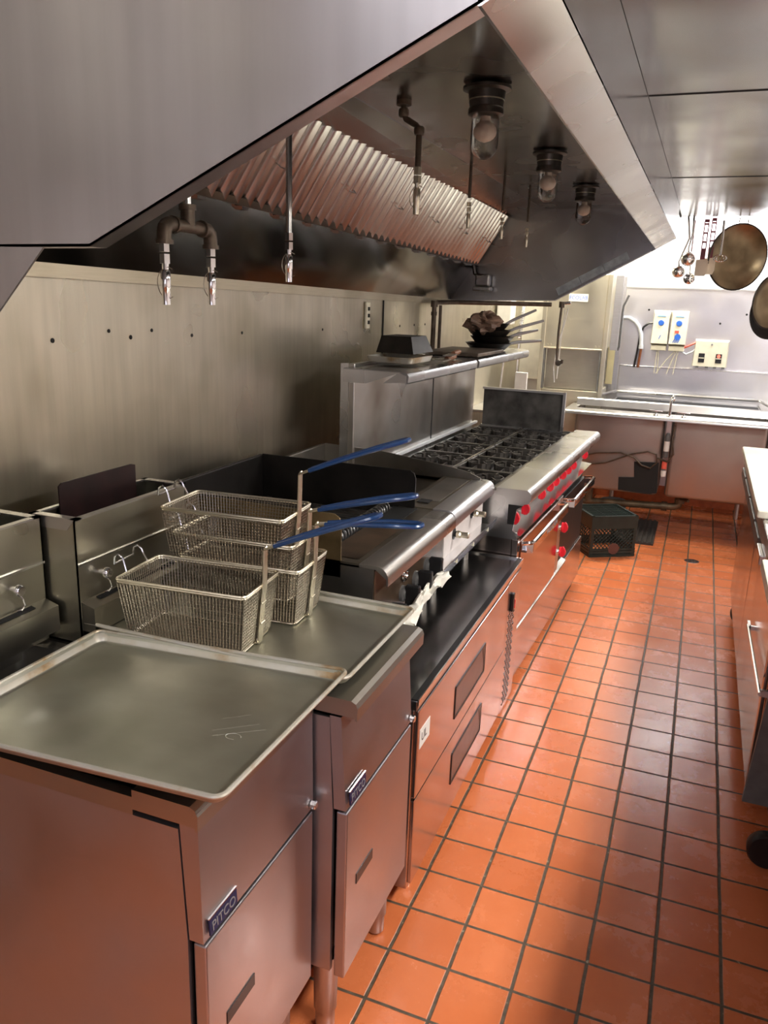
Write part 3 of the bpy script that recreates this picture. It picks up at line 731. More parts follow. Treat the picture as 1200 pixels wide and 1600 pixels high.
# shared grease gutter below the knobs
gt = thing('grease_gutter', 'long bright metal grease gutter below the griddle and charbroiler knobs', 'gutter', (-.675, 1.80, 0))
w = MB(); w.prof([(-.03, .762), (.018, .762), (.030, .800), (.027, .800), (.016, .765), (-.03, .766)], .40, 1.08); w.build('channel', S_BRIGHT, gt)
w = MB()
for y in (.55, .75, .95): MB().box(.0235, .027, y, y+.006, .775, .79).build('channel_rivet', M_CREAM, gt)
pass
# crumpled foil/cloth
w = MB(); ny = 34; nxs = 10; g2 = []
for i in range(ny+1):
    row = []
    for j in range(nxs+1):
        s = i/ny; q = j/nxs; yy = 1.745+s*.46
        wob = .006*math.sin(11*s+5*q)+.005*math.sin(23*s-9*q)+.004*random.uniform(-1, 1)
        row.append(w.bm.verts.new((-.684+.010+q*.040*(1+.25*math.sin(7*s))+wob*.6, yy, .730+.035*s+.020*math.sin(q*PI)+wob+.012*abs(math.sin(17*s+4*q)))))
    g2.append(row)
for i in range(ny):
    for j in range(nxs): w.bm.faces.new((g2[i][j], g2[i+1][j], g2[i+1][j+1], g2[i][j+1]))
tag(w.build('crumpled_cloth', M_CLOTH, None, True, .004), 'white crumpled cloth stuffed along the edge below the black knobs', 'cloth')

# ---------------------------------------------------------------- range
RYW = -math.atan(.038)
rg = thing('gas_range', 'large stainless gas range with black burner grates and red knobs', 'range', (-.538, 2.925, 0), RYW)
RL = 1.64
# upper manifold box, ledge
w = MB()
for a0, a1 in ((0.012, .868), (.872, RL)):
    pr = [(-.135, .898), (-.020, .900)] + [(-.020+.022*math.sin(math.radians(a)), .878+.022*math.cos(math.radians(a))) for a in (20, 45, 70, 90)] + [(.002, .862), (-.004, .848), (-.030, .842), (-.135, .842)]
    w.prof(pr, a0, a1)
w.build('front_ledge', S_RANGE, rg, True)
w = MB(); w.slab([(-.135, .012, .842), (-.022, .012, .842), (-.048, .012, .822), (-.060, .012, .735), (-.040, .012, .725), (-.040, .012, .700), (-.70, .012, .700), (-.70, .012, .885), (-.135, .012, .885)], (0, .004, 0))
w.build('side_panel', S_RANGE, rg); MB().box(-.70, -.085, RL-.004, RL, .70, .885).build('side_panel', S_RANGE, rg)
MB().box(-.092, -.086, .02, RL, .700, .842).build('control_panel', steel('dull_control_panel', (.34, .33, .32), .5, .1), rg)
MB().slab([(-.052, .009, .838), (-.026, .009, .838), (-.050, .009, .822), (-.058, .009, .760), (-.082, .009, .760), (-.082, .009, .838)], (0, .003, 0)).build('side_cutout', M_DARK, rg)
w = MB(); w.prof([(-.09, .700), (-.03, .712), (-.03, .716), (-.09, .722)], .02, RL); w.build('lower_rail', S_BRIGHT, rg)
# cooktop tray, burners, grates
MB().box(-.70, -.135, .02, RL-.01, .83, .866).build('burner_tray', M_SOOT, rg)
MB().box(-.703, -.686, .02, RL-.10, .902, .914).build('rear_strip', plain('bright_strip', (.75, .77, .80), .35, .4, .05), rg)
cols = 5; pw = (1.50-.03)/cols
for i in range(cols):
    for j in range(2):
        ya = .03+i*pw+.003; yb = ya+pw-.006; xa = -.665+j*.262; xb = xa+.256
        w = MB(); z0, z1 = .878, .893
        for yy in (ya, yb-.010): w.box(xa, xb, yy, yy+.010, z0-.004, z1)
        for xx in (xa, xb-.010): w.box(xx, xx+.010, ya, yb, z0-.004, z1)
        cy = (ya+yb)/2
        for cxx in (xa+.066, xb-.066):
            ro = .061
            ring = [(cxx+ro*math.cos(math.radians(22.5+45*k)), cy+ro*1.12*math.sin(math.radians(22.5+45*k))) for k in range(8)]
            for k in range(8):
                p, q = Vector((*ring[k], 0)), Vector((*ring[(k+1) % 8], 0)); d = (q-p).normalized(); n_ = Vector((-d.y, d.x, 0))*.0035
                w.hexa([(p.x, p.y, .868), (q.x, q.y, .868), (q.x+n_.x, q.y+n_.y, .868), (p.x+n_.x, p.y+n_.y, .868), (p.x, p.y, .899), (q.x, q.y, .899), (q.x+n_.x, q.y+n_.y, .899), (p.x+n_.x, p.y+n_.y, .899)])
            for k in range(4):
                a = math.radians(45+90*k); c, s = math.cos(a), math.sin(a)
                p0 = Vector((cxx+c*.022, cy+s*.022, 0)); p1 = Vector((cxx+c*.060, cy+s*.066, 0)); n_ = Vector((-s, c, 0))*.003
                w.hexa([(p0-n_).to_tuple()[:2]+(.875,), (p1-n_).to_tuple()[:2]+(.870,), (p1+n_).to_tuple()[:2]+(.870,), (p0+n_).to_tuple()[:2]+(.875,), (p0-n_).to_tuple()[:2]+(.901,), (p1-n_).to_tuple()[:2]+(.899,), (p1+n_).to_tuple()[:2]+(.899,), (p0+n_).to_tuple()[:2]+(.901,)])
            w.box(cxx-.003, cxx+.003, ya, cy-.062, .876, .890); w.box(cxx-.003, cxx+.003, cy+.062, yb, .876, .890)
        gr_ = w.build('burner_grate', M_CAST, rg)
        w = MB(); w.lathe(((xa+xb)/2, cy, .862), [(.045, 0), (.045, .008), (.030, .010), (.012, .013)], 20); w.build('burner_head', M_CAST, gr_, True)
MB().box(-.407, -.399, .02, RL-.12, .885, .900).build('grate_divider', S_GRID, rg)
MB().box(-.145, -.135, .02, RL-.10, .870, .897).build('tray_edge', S_GRID, rg)
# red knobs
def teardrop(w, x0, x1, y, z, s):
    pts = []
    for k in range(17):
        a = math.radians(-50-260*k/16+0)     # body arc, open at top
        pts.append((y+s*math.sin(a+PI)*.85 if False else y+s*.82*math.cos(a+math.radians(-40)*0), z+s*math.sin(a)))
    pts = [(y+s*.80*math.cos(math.radians(a)), z-.12*s+s*.85*math.sin(math.radians(a))) for a in range(150, 391, 15)]
    pts.append((y+s*.35, z+s*.95)); pts.append((y, z+s*1.25)); pts.append((y-s*.35, z+s*.95))
    w.slab([(x0, yy, zz) for yy, zz in pts], (x1-x0, 0, 0))
def red_knob(xb, u, z, parent, s=.0215):
    k = MB().lathe((xb, u, z), [(s*1.15, 0), (s*1.15, .006), (s*.95, .010)], 24, 'x').build('red_knob', M_RED, parent, True) if False else None
    w = MB(); w.lathe((xb, u, z), [(s*.5, 0), (s*.5, .014)], 20, 'x'); bz = w.build('knob_bezel', M_CHROME, parent, True)
    w = MB(); teardrop(w, xb+.012, xb+.021, u, z, s); w.slab([(xb+.020, u-s*.36, z-s), (xb+.032, u-s*.36, z-s*.95), (xb+.041, u-s*.36, z-s*.45), (xb+.043, u-s*.36, z+s*.25), (xb+.036, u-s*.36, z+s*.95), (xb+.028, u-s*.36, z+s*1.35), (xb+.020, u-s*.36, z+s*1.15)], (0, s*.72, 0))
    k = w.build('red_knob', M_RED, parent); bz.parent = k
for u in (.050, .214, .508, .681, .806, .971, 1.10, 1.237, 1.570): red_knob(-.086, u, .773, rg)
# oven: door with bail handle, frame
MB().box(-.70, -.06, .012, .93, .045, .70).build('oven_body', S_FRIDGE, rg)
MB().box(-.060, -.045, .012, RL, .050, .285, .003).build('kick_panel', S_FRIDGE, rg)
w = MB(); w.prof([(-.058, .288), (-.030, .292), (-.030, .300), (-.058, .312)], .012, 1.10); w.build('kick_rail', S_GRID, rg)
dr = MB().box(-.058, -.030, .05, .80, .310, .688, .006).build('oven_door', steel('oven_door_steel', (.55, .42, .38), .16, .05, (.4, .3, .25), .2), rg)
w = MB(); zc = .675
w.tube([(-.032, .075, zc-.005), (-.008, .075, zc), (.004, .085, zc), (.008, .105, zc), (.008, .765, zc), (.004, .785, zc), (-.008, .795, zc), (-.032, .795, zc-.005)], .009, 8)
h = w.build('door_handle', M_CHROME, dr, True)
w = MB(); w.box(.006, .012, .092, .778, zc-.040, zc+.004, .002); w.slab([(-.030, .072, zc-.040), (.012, .078, zc-.040), (.012, .082, zc+.004), (-.030, .075, zc+.004)], (0, .006, 0)); w.slab([(-.030, .792, zc-.040), (.012, .788, zc-.040), (.012, .788, zc+.004), (-.030, .792, zc+.004)], (0, .005, 0))
w.build('handle_apron', M_CHROME, h)
text('handle_lettering', 'VULCAN', .034, M_GREYL, h, T(.0125, .43, zc-.019) @ Matrix.Diagonal((1, 1.6, 1, 1)) @ FX)
w = MB(); w.box(-.058, -.034, .012, .044, .345, .70, .002); fr_ = w.build('door_post', S_FRIDGE, rg)
w = MB()
for z in (.45, .50, .55, .60, .65): w.box(-.034, -.0325, .020, .036, z, z+.022)
w.build('post_slot', M_DARK, fr_)
# oven control column
MB().box(-.058, -.036, .806, .90, .31, .688, .002).build('oven_control_panel', S_RANGE, rg)
for z in (.537, .413): red_knob(-.036, .858, z, rg, .022)
# second unit
MB().box(-.70, -.075, .935, RL-.005, .16, .70).build('second_oven_body', M_SOOT, rg)
MB().box(-.075, -.055, .94, RL-.01, .20, .640, .004).build('second_oven_door', M_SOOT, rg)
w = MB(); zc = .655
w.tube([(-.05, .955, zc-.005), (-.008, .955, zc), (.006, .970, zc), (.006, 1.54, zc), (-.008, 1.555, zc), (-.05, 1.555, zc-.005)], .009, 8)
w.box(.004, .010, .965, 1.545, zc-.036, zc+.004, .002)
w.slab([(-.050, .952, zc-.036), (.010, .958, zc-.036), (.010, .962, zc+.004), (-.050, .955, zc+.004)], (0, .006, 0)); w.slab([(-.050, 1.552, zc-.036), (.010, 1.548, zc-.036), (.010, 1.548, zc+.004), (-.050, 1.552, zc+.004)], (0, .005, 0))
w.build('second_door_handle', M_CHROME, rg, True)
for yy in (.10, .88, 1.03, 1.55):
    for xx in (-.09, -.62):
        w = MB(); w.lathe((xx, yy-.012, .032), [(.030, 0), (.032, .004), (.032, .020), (.030, .024)], 20, 'y'); c = w.build('caster_wheel', M_RUBB, rg, True)
        MB().box(xx-.02, xx+.02, yy-.016, yy-.013, .02, .07).build('caster_fork', S_BRIGHT, c)
# backguard with shelf
w = MB(); w.box(-.730, -.705, -.085, .808, .70, 1.338, .003); w.box(-.730, -.705, .816, 1.50, .70, 1.330, .003)
bg = w.build('backguard', S_RBACK, rg)
MB().box(-.765, -.730, -.085, -.080, .70, 1.338).build('backguard_side', S_RANGE, rg)
MB().box(-.7055, -.7035, .806, .817, .90, 1.325).build('backguard_gap', M_DARK, rg)
S_SHELF = steel('shelf_steel', (.40, .40, .40), .28, .1, (.15, .13, .1), .4)
def shelf(u0, u1, z, mat, name):
    w = MB(); pr = [(-.715, z), (-.48, z), (-.455, z-.006), (-.448, z-.016), (-.450, z-.040), (-.458, z-.046), (-.462, z-.040), (-.460, z-.018), (-.48, z-.006), (-.715, z-.006)]
    w.prof(pr, u0, u1); return w.build(name, mat, rg, True)
sf = shelf(-.16, .69, 1.328, S_SHELF, 'shelf'); shelf(.72, 1.68, 1.328, S_SHELF, 'shelf')
MB().slab([(-.715, -.163, 1.324), (-.48, -.163, 1.324), (-.62, -.163, 1.275), (-.715, -.163, 1.275)], (0, .004, 0)).build('shelf_bracket', S_RANGE, rg)
MB().slab([(-.49, -.162, 1.322), (-.458, -.162, 1.313), (-.458, -.162, 1.288), (-.55, -.162, 1.281)], (0, .003, 0)).build('shelf_end_cap', S_SINK, rg)
# far end splash plate
w = MB(); w.box(-.66, -.20, 1.545, 1.553, .895, 1.105); sp_ = w.build('end_splash', M_SOOTP, rg)
w = MB(); w.box(-.665, -.195, 1.535, 1.555, 1.100, 1.112); w.box(-.205, -.190, 1.535, 1.555, .885, 1.112); w.box(-.665, -.195, 1.530, 1.555, .882, .897); w.build('splash_frame', S_RANGE, sp_)

# ---------------------------------------------------------------- things on the shelf (range-local coordinates)
RM = Matrix.Translation((-.538, 2.925, 0)) @ Matrix.Rotation(RYW, 4, 'Z')
def onr(x, u, z): return tuple(RM @ Vector((x, u, z)))
ZS = 1.329
bx = MB(); bx.hexa([(-.12, -.10, 0), (.10, -.10, 0), (.10, .17, 0), (-.12, .17, 0), (-.105, -.07, .075), (.07, -.07, .075), (.07, .13, .075), (-.105, .13, .075)])
o = bx.build('black_press', M_PANOUT); o.location = onr(-.625, .22, ZS+.042); o.rotation_euler = (0, 0, RYW); o.scale = (.75, .85, .9); tag(o, 'black trapezoid metal lid on the near end of the shelf above the burners', 'lid')
t = thing('small_tray', 'small shallow aluminium tray under the black lid on the shelf', 'tray', onr(-.600, .12, ZS+.012), RYW)
MB().rrect([(.20, .24, .02, .025), (.185, .225, .02, .003), (.175, .215, .02, .0)], 0, 0).build('tray_body', S_PANRIM, t, True, .0015)
for k, (x, u, rz, lab) in enumerate(((-.505, .50, .15, 'wooden-handled scraper lying farther along on the shelf'), (-.50, .40, .10, 'wooden-handled scraper lying next to the black lid on the shelf'))):
    t = thing('grill_scraper', lab, 'scraper', onr(x, u, ZS+.014+.016*(1-k)), RYW+rz)
    w = MB(); w.tube([(0, 0, 0), (0, .05, 0), (0, .13, 0), (0, .16, 0)], [.010, .013, .012, .009], 10); w.build('handle', M_WOOD, t, True)
    MB().box(-.02, .02, -.14, 0, -.003, .0, 0).build('blade', S_GRID, t)
tag(MB().box(-.14, .14, -.22, .22, 0, .018, .004).build('baking_tray', plain('dull_brown_tray', (.13, .10, .075), .5, .5, .5)), 'dull brown flat tray lying in the middle of the shelf', 'tray')
bpy.data.objects['baking_tray'].location = onr(-.600, .95, ZS+.003); bpy.data.objects['baking_tray'].rotation_euler = (0, 0, RYW)
pdef = ((-.60, 1.36, 0, .125, .75, .0), (-.59, 1.39, .034, .120, .95, .10), (-.60, 1.37, .068, .118, .70, .2), (-.61, 1.39, .102, .110, .9, .3))
lbl = ('bottom black frying pan', 'second black frying pan up', 'third black frying pan up', 'topmost black frying pan')
for k, (x, u, dz, r, ang, up) in enumerate(pdef):
    t = thing('frying_pan', lbl[k]+' of the stack on the far end of the shelf', 'frying pan', onr(x, u, ZS+.004+dz), RYW)
    w = MB(); w.lathe((0, 0, 0), [(r*.72, 0), (r*.74, .001), (r*.98, .034), (r, .036), (r*.97, .036), (r*.72, .004)], 32); w.build('pan_bowl', M_PANOUT, t, True)
    w = MB(); c, s = math.cos(ang), math.sin(ang)
    w.tube([(c*r*.96, s*r*.96, .030), (c*(r+.05), s*(r+.05), .040+up*.05), (c*(r+.20), s*(r+.20), .050+up*.20)], [.007, .009, .007], 8); w.build('pan_handle', M_GREYL, t, True)
# scorched foil heaped on the pans
w = MB(); NU, NV = 22, 14; gg = []
for i in range(NU+1):
    row = []
    for j in range(NV+1):
        a = 2*PI*i/NU; b = PI*j/NV
        rr = 1+.22*math.sin(3*a+2*b)+.15*math.sin(7*a-3*b)+.08*random.uniform(-1, 1)
        row.append((.085*rr*math.sin(b)*math.cos(a), .125*rr*math.sin(b)*math.sin(a), .052*rr*math.cos(b)))
    gg.append(row)
vv = [[w.bm.verts.new(p) for p in row] for row in gg[:NU]]
for i in range(NU):
    for j in range(NV): w.bm.faces.new((vv[i][j], vv[(i+1) % NU][j], vv[(i+1) % NU][j+1], vv[i][j+1]))
bmesh.ops.remove_doubles(w.bm, verts=w.bm.verts, dist=.0005)
o = w.build('scorched_foil', M_BROWN); o.location = onr(-.62, 1.33, ZS+.140); tag(o, 'crumpled brown scorched foil heaped on the frying pan stack', 'foil')

# ---------------------------------------------------------------- gas pipes and pot filler behind the range
w = MB(); w.tube([(-1.40, 4.30, .9), (-1.40, 4.30, 1.562), (-1.395, 4.33, 1.570), (-1.36, 4.62, 1.572), (-.85, 4.80, 1.578)], .013, 10)
w.tube([(-1.37, 4.32, .9), (-1.37, 4.32, 1.555)], .009, 8)
w.lathe((-1.40, 4.30, 1.545), [(.020, 0), (.020, .035)], 12); w.lathe((-1.40, 4.30, 1.50), [(.017, 0), (.017, .02)], 12)
tag(w.build('iron_pipe', M_PIPE, None, True), 'dark iron pipe rising behind the range and crossing below the hood', 'pipe')
pf = thing('pot_filler', 'dark pot filler faucet hanging from the pipe end beside the dishwasher', 'faucet', (-.79, 4.80, 1.1))
w = MB(); w.tube([(0, 0, .470), (-.005, 0, .33), (-.004, 0, .20), (.000, 0, .155), (.016, 0, .138), (.030, 0, .150), (.030, 0, .168)], .007, 8); w.lathe((0, 0, .462), [(.016, 0), (.016, .034)], 14); w.build('spout', M_PIPE, pf, True)
w = MB(); w.lathe((.010, 0, .148), [(.018, -.01), (.020, 0), (.018, .01)], 14, 'y'); w.tube([(0, 0, .486), (.05, 0, .492)], .010, 10); w.build('valve', M_CHROME, pf, True)
w = MB(); w.tube([(-.755, 4.83, 1.56), (-.775, 4.83, 1.45), (-.80, 4.83, 1.35), (-.812, 4.83, 1.22), (-.80, 4.83, 1.13)], .0035, 6); w.tube([(-.775, 4.845, 1.55), (-.785, 4.845, 1.38), (-.790, 4.845, 1.15)], .003, 6)
tag(w.build('white_cable', M_WHITEP, None, True), 'thin white cable hanging behind the range next to the dishwasher', 'cable')

# ---------------------------------------------------------------- dishwasher and dish tables
dw = thing('dishwasher', 'tall cream-grey steel door-type dishwasher in the far left corner', 'dishwasher', (-.91, 6.2, 0))
MB().box(-.225, .215, 0, .50, 1.255, 1.80, .006).build('door_hood', S_DW, dw)
w = MB(); w.box(-.225, .215, -.012, 0, 1.250, 1.262, .003)
for x in (-.19, -.165, .165, .19): w.lathe((x, -.012, 1.282), [(.006, 0), (.005, -.004)], 10, 'y')
w.slab([(-.15, -.002, 1.66), (-.135, -.002, 1.66), (-.035, -.002, 1.46), (-.05, -.002, 1.46)], (0, .002, 0))
w.build('door_trim', S_DW, dw)
MB().box(-.20, .20, .05, .46, .95, 1.25).build('wash_chamber', steel('dim_chamber_steel', (.50, .47, .40), .45, .1, (.3, .26, .2), .5), dw)
for x, n in ((-.245, 'post'), (.215, 'post')):
    MB().box(x, x+.030, -.02, .02, .55, 1.80, .003).build('corner_post', S_DW, dw)
for x in (-.215, .200): MB().box(x, x+.012, -.015, .03, .95, 1.25).build('door_guide', M_RUBB, dw)
MB().box(-.22, .22, .03, .50, .14, .945, .004).build('machine_base', S_DW, dw)
lb = MB().box(-.062, .078, -.0045, 0, 1.600, 1.655).build('nameplate', M_WHITEP, dw)
text('nameplate_lettering', 'ECOLAB', .036, M_BLUEP, lb, T(.008, -.005, 1.627) @ FY)
for x in (-.18, .18):
    for y in (.07, .46): MB().lathe((x, y, 0), [(.02, 0), (.02, .14)], 12).build('foot', S_DW, dw)
# frame rail with lift handle right of the machine
w = MB(); w.box(.265, .300, .45, .48, .93, 1.80, .002); w.box(.245, .30, .20, .23, 1.25, 1.80, .002)
w.build('lift_frame', steel('frame_steel', (.62, .62, .66), .35), dw)
w = MB(); w.tube([(.330, .40, 1.66), (.300, .40, 1.58), (.296, .40, 1.53), (.296, .40, 1.27), (.285, .40, 1.24)], .008, 8); w.build('lift_handle', M_RUBB, dw, True)
# beige service panel behind between dishwasher and wall
tag(MB().box(-.72, -.64, YB-.03, YB-.002, .95, 1.715).build('wall_strip', plain('cream_wall_strip', (.80, .70, .40), .5, 0, .05)), 'narrow cream strip on the back wall right of the dishwasher', 'panel')
tag(MB().box(XW+.002, -1.16, YB-.02, YB-.002, .95, 2.4).build('wall_strip', plain('pale_wall_panel', (.85, .82, .70), .5, 0, .05)), 'pale wall panel behind the shelf in the far left corner', 'panel')
# side splash table in the left corner
t = thing('corner_table', 'stainless corner dish table with upturned splashes left of the dishwasher', 'table', (-1.30, 5.2, 0))
MB().box(-.14, .14, 0, 1.0, .86, .88, .003).build('tabletop', S_SINK, t)
MB().box(-.145, -.130, 0, 1.6, .88, 1.24, .003).build('wall_splash', S_DW, t)
w = MB()
for y in (.05, .9): w.lathe((.1, y, 0), [(.018, 0), (.018, .86)], 12)
w.build('leg', S_SINK, t)
tag(MB().box(-1.15, -1.07, 5.35, 5.38, .881, 1.13, .003).build('white_bin', M_WHITEP), 'upright white plastic board beside the range end splash', 'board')
tag(MB().tube([(-1.22, 5.2, .88), (-1.20, 5.2, 1.25)], .006, 8).build('upright_rod', M_WHITEP), 'thin upright white rod behind the range backguard', 'rod')
# pre-rinse spring hose
sp = thing('pre_rinse_hose', 'coiled pre-rinse spring hose hanging in the far left corner', 'hose', (-1.28, 6.0, 1.3))
pts = [(.016*math.cos(2*PI*i/8)+.02*(i/160), .016*math.sin(2*PI*i/8), .02+.26*i/160) for i in range(161)]
MB().tube(pts, .0032, 5).build('spring', S_BRIGHT, sp, True)
MB().tube([(0, 0, 0), (0, 0, -.40)], .010, 8).build('riser_pipe', S_BRIGHT, sp, True)
tag(MB().box(-1.44, -1.33, 5.9, 6.05, 1.42, 1.60, .01).build('paper_towel_dispenser', M_WHITEP), 'white dispenser on the wall in the far left corner', 'dispenser')

# front sink run
sk = thing('pot_sink', 'long stainless pot sink with two deep basins across the end of the aisle', 'sink', (0, 5.72, 0))
X0s, X1s = -.865, 1.2
w = MB(); pr = [(.0, .835)] + [(.018-.018*math.cos(math.radians(a)), .842+.020*math.sin(math.radians(a))) for a in (0, 30, 60, 90)] + [(.10, .860), (.10, .855), (.02, .850), (.012, .835)]
w.profx(pr, X0s, X1s).build('front_rim', S_SINK, sk, True)
w = MB(); w.box(X0s, X1s, .09, .20, .852, .858)
w.box(X0s, -.80, .20, .50, .852, .858); w.box(X0s, X1s, .47, .50, .852, .858); w.build('deck', S_SINK, sk)
w = MB(); w.profx([(.36, .858), (.372, .905), (.378, .912), (.392, .912), (.395, .858)], X0s+.04, X1s).build('raised_ridge', S_SINK, sk)
for xa, xb in ((-.790, -.178), (-.128, .48), (.52, 1.15)):
    w = MB(); cx = (xa+xb)/2; W_ = xb-xa
    w.rrect([(W_, .40, .03, .850), (W_, .40, .03, .31), (W_-.008, .392, .03, .295), (W_-.03, .37, .03, .287), (W_-.08, .32, .03, .286)], cx, .32)
    w.build('basin', S_BASIN, sk, True, .003)
for x in (.50, -.83):
    MB().box(x-.016, x+.016, .50, .53, .0, .845, .002).build('sink_leg', S_SINK, sk)
fc = MB(); fc.tube([(-.155, .05, .858), (-.155, .05, .965), (-.150, .05, .985), (-.145, .06, .997), (-.140, .085, .995), (-.138, .10, .978), (-.138, .10, .960)], .009, 10)
fo = fc.build('faucet_spout', M_CHROME, sk, True)
w = MB(); w.lathe((-.155, .05, .858), [(.022, 0), (.020, .008), (.012, .012)], 16)
for x in (-.245, -.065): w.lathe((x, .05, .858), [(.018, 0), (.014, .014), (.006, .018), (.006, .034)], 14); w.box(x-.042, x+.042, .044, .056, .890, .898, .003)
w.build('faucet_handle', M_CHROME, fo, True)
dt = thing('dish_table', 'stainless dish landing table with raised rim along the back wall', 'table', (0, 6.3, 0))
w = MB(); w.box(-.62, .46, 0, .59, .84, .85); w.box(.46, 1.6, 0, .59, .84, .862); w.build('tabletop', S_SINK, dt)
w = MB(); w.tube([(-.62, .50, .905), (.46, .50, .905)], .012, 8); w.tube([(.46, .50, .905), (.52, .05, .905)], .012, 8); w.tube([(-.62, .50, .905), (-.72, .1, .90)], .012, 8); w.build('rolled_rim', S_SINK, dt, True)
MB().box(-.60, .45, .03, .49, .851, .856).build('table_well', M_DARK, dt)
MB().box(-.62, 1.6, .582, .592, .862, 1.106, .002).build('rear_splash', S_BACK, dt)
w = MB(); w.box(-.62, 1.6, .57, .592, 1.104, 1.114, .002); w.build('splash_edge', S_BRIGHT, dt)
for x in (-.55, .4, 1.4): MB().lathe((x, .3, 0), [(.018, 0), (.018, .84)], 12).build('leg', S_SINK, dt, True)

# drain pipe, trap, cables, patch
w = MB(); w.tube([(-.02, 5.98, .318), (-.02, 5.98, .23), (-.025, 5.98, .205), (-.05, 5.98, .190), (-.09, 5.98, .185), (-.62, 5.98, .160), (-.70, 5.98, .158)], .026, 12)
w.lathe((-.02, 5.98, .22), [(.034, 0), (.034, .03)], 14); w.tube([(-.10, 5.98, .185), (-.14, 5.98, .184)], .034, 12); w.tube([(-.02, 5.95, .26), (.04, 5.90, .26)], .012, 8); w.tube([(-.66, 5.98, .16), (-.66, 5.98, .26)], .03, 10)
tag(w.build('drain_pipe', M_RDRAIN, None, True), 'dirty brass drain pipe running from the right sink basin to the left', 'drain pipe')
w = MB(); w.slab([(-.354, 5.832, .515), (-.187, 5.832, .525), (-.178, 5.832, .305), (-.22, 5.832, .296), (-.443, 5.832, .300), (-.448, 5.832, .392), (-.342, 5.832, .402)], (0, .004, 0))
tag(w.build('black_patch', M_DARK), 'black L-shaped rubber sheet stuck on the left sink basin', 'rubber sheet')
w = MB()
w.tube([(-.79, 5.825, .50), (-.62, 5.815, .555), (-.45, 5.81, .575), (-.36, 5.81, .55), (-.30, 5.81, .50), (-.24, 5.81, .485), (-.20, 5.81, .53), (-.21, 5.81, .585), (-.27, 5.81, .60), (-.38, 5.81, .57), (-.55, 5.815, .49), (-.70, 5.82, .46)], .006, 6)
w.tube([(-.20, 5.81, .56), (-.13, 5.79, .545), (-.10, 5.79, .60), (-.12, 5.79, .70), (-.11, 5.80, .80)], .007, 6)
tag(w.build('looped_cable', M_PIPE, None, True), 'dark cable looped across the front of the left sink basin', 'cable')
cn = thing('water_filter', 'slim white and red canister mounted between the two sink basins', 'canister', (-.150, 5.83, .40))
MB().box(-.020, .018, 0, .025, .18, .44, .004).build('bracket', S_SINK, cn)
MB().lathe((0, -.016, .17), [(.016, 0), (.018, .01), (.018, .15), (.010, .17)], 16).build('canister', M_RUBB, cn, True)
MB().lathe((0, -.016, .215), [(.0185, 0), (.0185, .07)], 16).build('canister_label', M_WHITEP, cn, True)
MB().lathe((0, -.016, .09), [(.018, 0), (.018, .05)], 16).build('red_band', M_REDP, cn, True)
MB().lathe((0, -.016, .015), [(.016, .02), (.018, .03), (.018, .06)], 16).build('lower_cap', M_WHITEP, cn, True)
tag(MB().lathe((-.50, 6.25, 0), [(.085, 0), (.095, .01), (.10, .12), (.095, .125)], 24).build('grey_tub', plain('grey_tub', (.16, .18, .20), .4), None, True), 'low grey tub on the floor beneath the left sink basin', 'tub')

# ---------------------------------------------------------------- dispensers on back wall
YF = YB-.007
def dispenser(x, label, extra):
    t = thing('chemical_dispenser', label, 'dispenser', (x, YF, 1.42))
    MB().hexa([(-.062, 0, -.135), (.062, 0, -.135), (.062, -.07, -.120), (-.062, -.07, -.120), (-.066, 0, .135), (.066, 0, .135), (.056, -.055, .110), (-.056, -.055, .110)]).build('housing', M_CREAM, t)
    MB().box(-.058, .058, -.05, 0, -.175, -.135, .004).build('lower_block', M_CREAM, t)
    MB().lathe((0, -.060, .040), [(.022, 0), (.022, -.006), (.019, -.009)], 24, 'y').build('button', M_BLUEP, t, True)
    MB().box(-.03, .03, -.0605, -.056, .087, .095).build('printed_bar', M_LTBLUE, t)
    if extra:
        MB().box(-.025, .005, -.0700, -.060, -.035, -.015).build('red_print', M_REDP, t)
        w = MB(); w.lathe((0, -.067, -.065), [(.025, 0), (.025, -.003)], 7, 'y')
        for k in range(4): w.tube([(-.02+.012*k, -.070, -.08), (-.032+.012*k, -.071, -.108)], .003, 5)
        w.build('spray_print', M_BLUEP, t)
    else:
        MB().tube([(-.005, -.070, -.085), (.004, -.0705, -.060), (.008, -.0705, -.055)], .0025, 5).build('tick_print', M_BLUEP, t)
    return t
dispenser(-.333, 'left one of the twin cream chemical dispensers on the back wall', False)
dispenser(-.198, 'right one of the twin cream chemical dispensers, with red and blue print', True)
w = MB()
for x0, x1 in ((-.34, -.345), (-.33, -.32), (-.20, -.33), (-.19, -.25), (-.18, -.20)): w.tube([(x0, YF-.03, 1.25), ((x0+x1)/2, YF-.03, 1.17), (x1, YF-.02, 1.06)], .004, 6)
tag(w.build('clear_tube', M_CREAM, None, True), 'thin pale tubes hanging below the chemical dispensers', 'tube')
w = MB(); w.tube([(-.17, YF-.03, 1.26), (-.11, YF-.035, 1.29), (-.045, YF-.03, 1.325)], .008, 8)
tag(w.build('red_tube', M_REDP, None, True), 'short red tube joining the dispensers to the cream control box', 'tube')
w = MB(); w.tube([(-.17, YF-.03, 1.25), (-.12, YF-.035, 1.225), (-.07, YF-.03, 1.25), (-.045, YF-.03, 1.29)], .007, 8)
tag(w.build('white_tube', M_HOSE, None, True), 'drooping white tube under the red tube beside the control box', 'tube')
cbx = thing('control_box', 'square cream control box with a red pilot light on the back wall', 'control box', (.062, YF, 1.235))
MB().hexa([(-.130, 0, -.10), (.128, 0, -.10), (.120, -.06, -.095), (-.124, -.06, -.095), (-.124, 0, .110), (.126, 0, .110), (.116, -.055, .098), (-.118, -.055, .098)]).build('housing', M_CREAM, cbx)
w = MB()
for x in (-.10, -.03, .03, .09): w.box(x, x+.022, -.062, -.045, -.108, -.094)
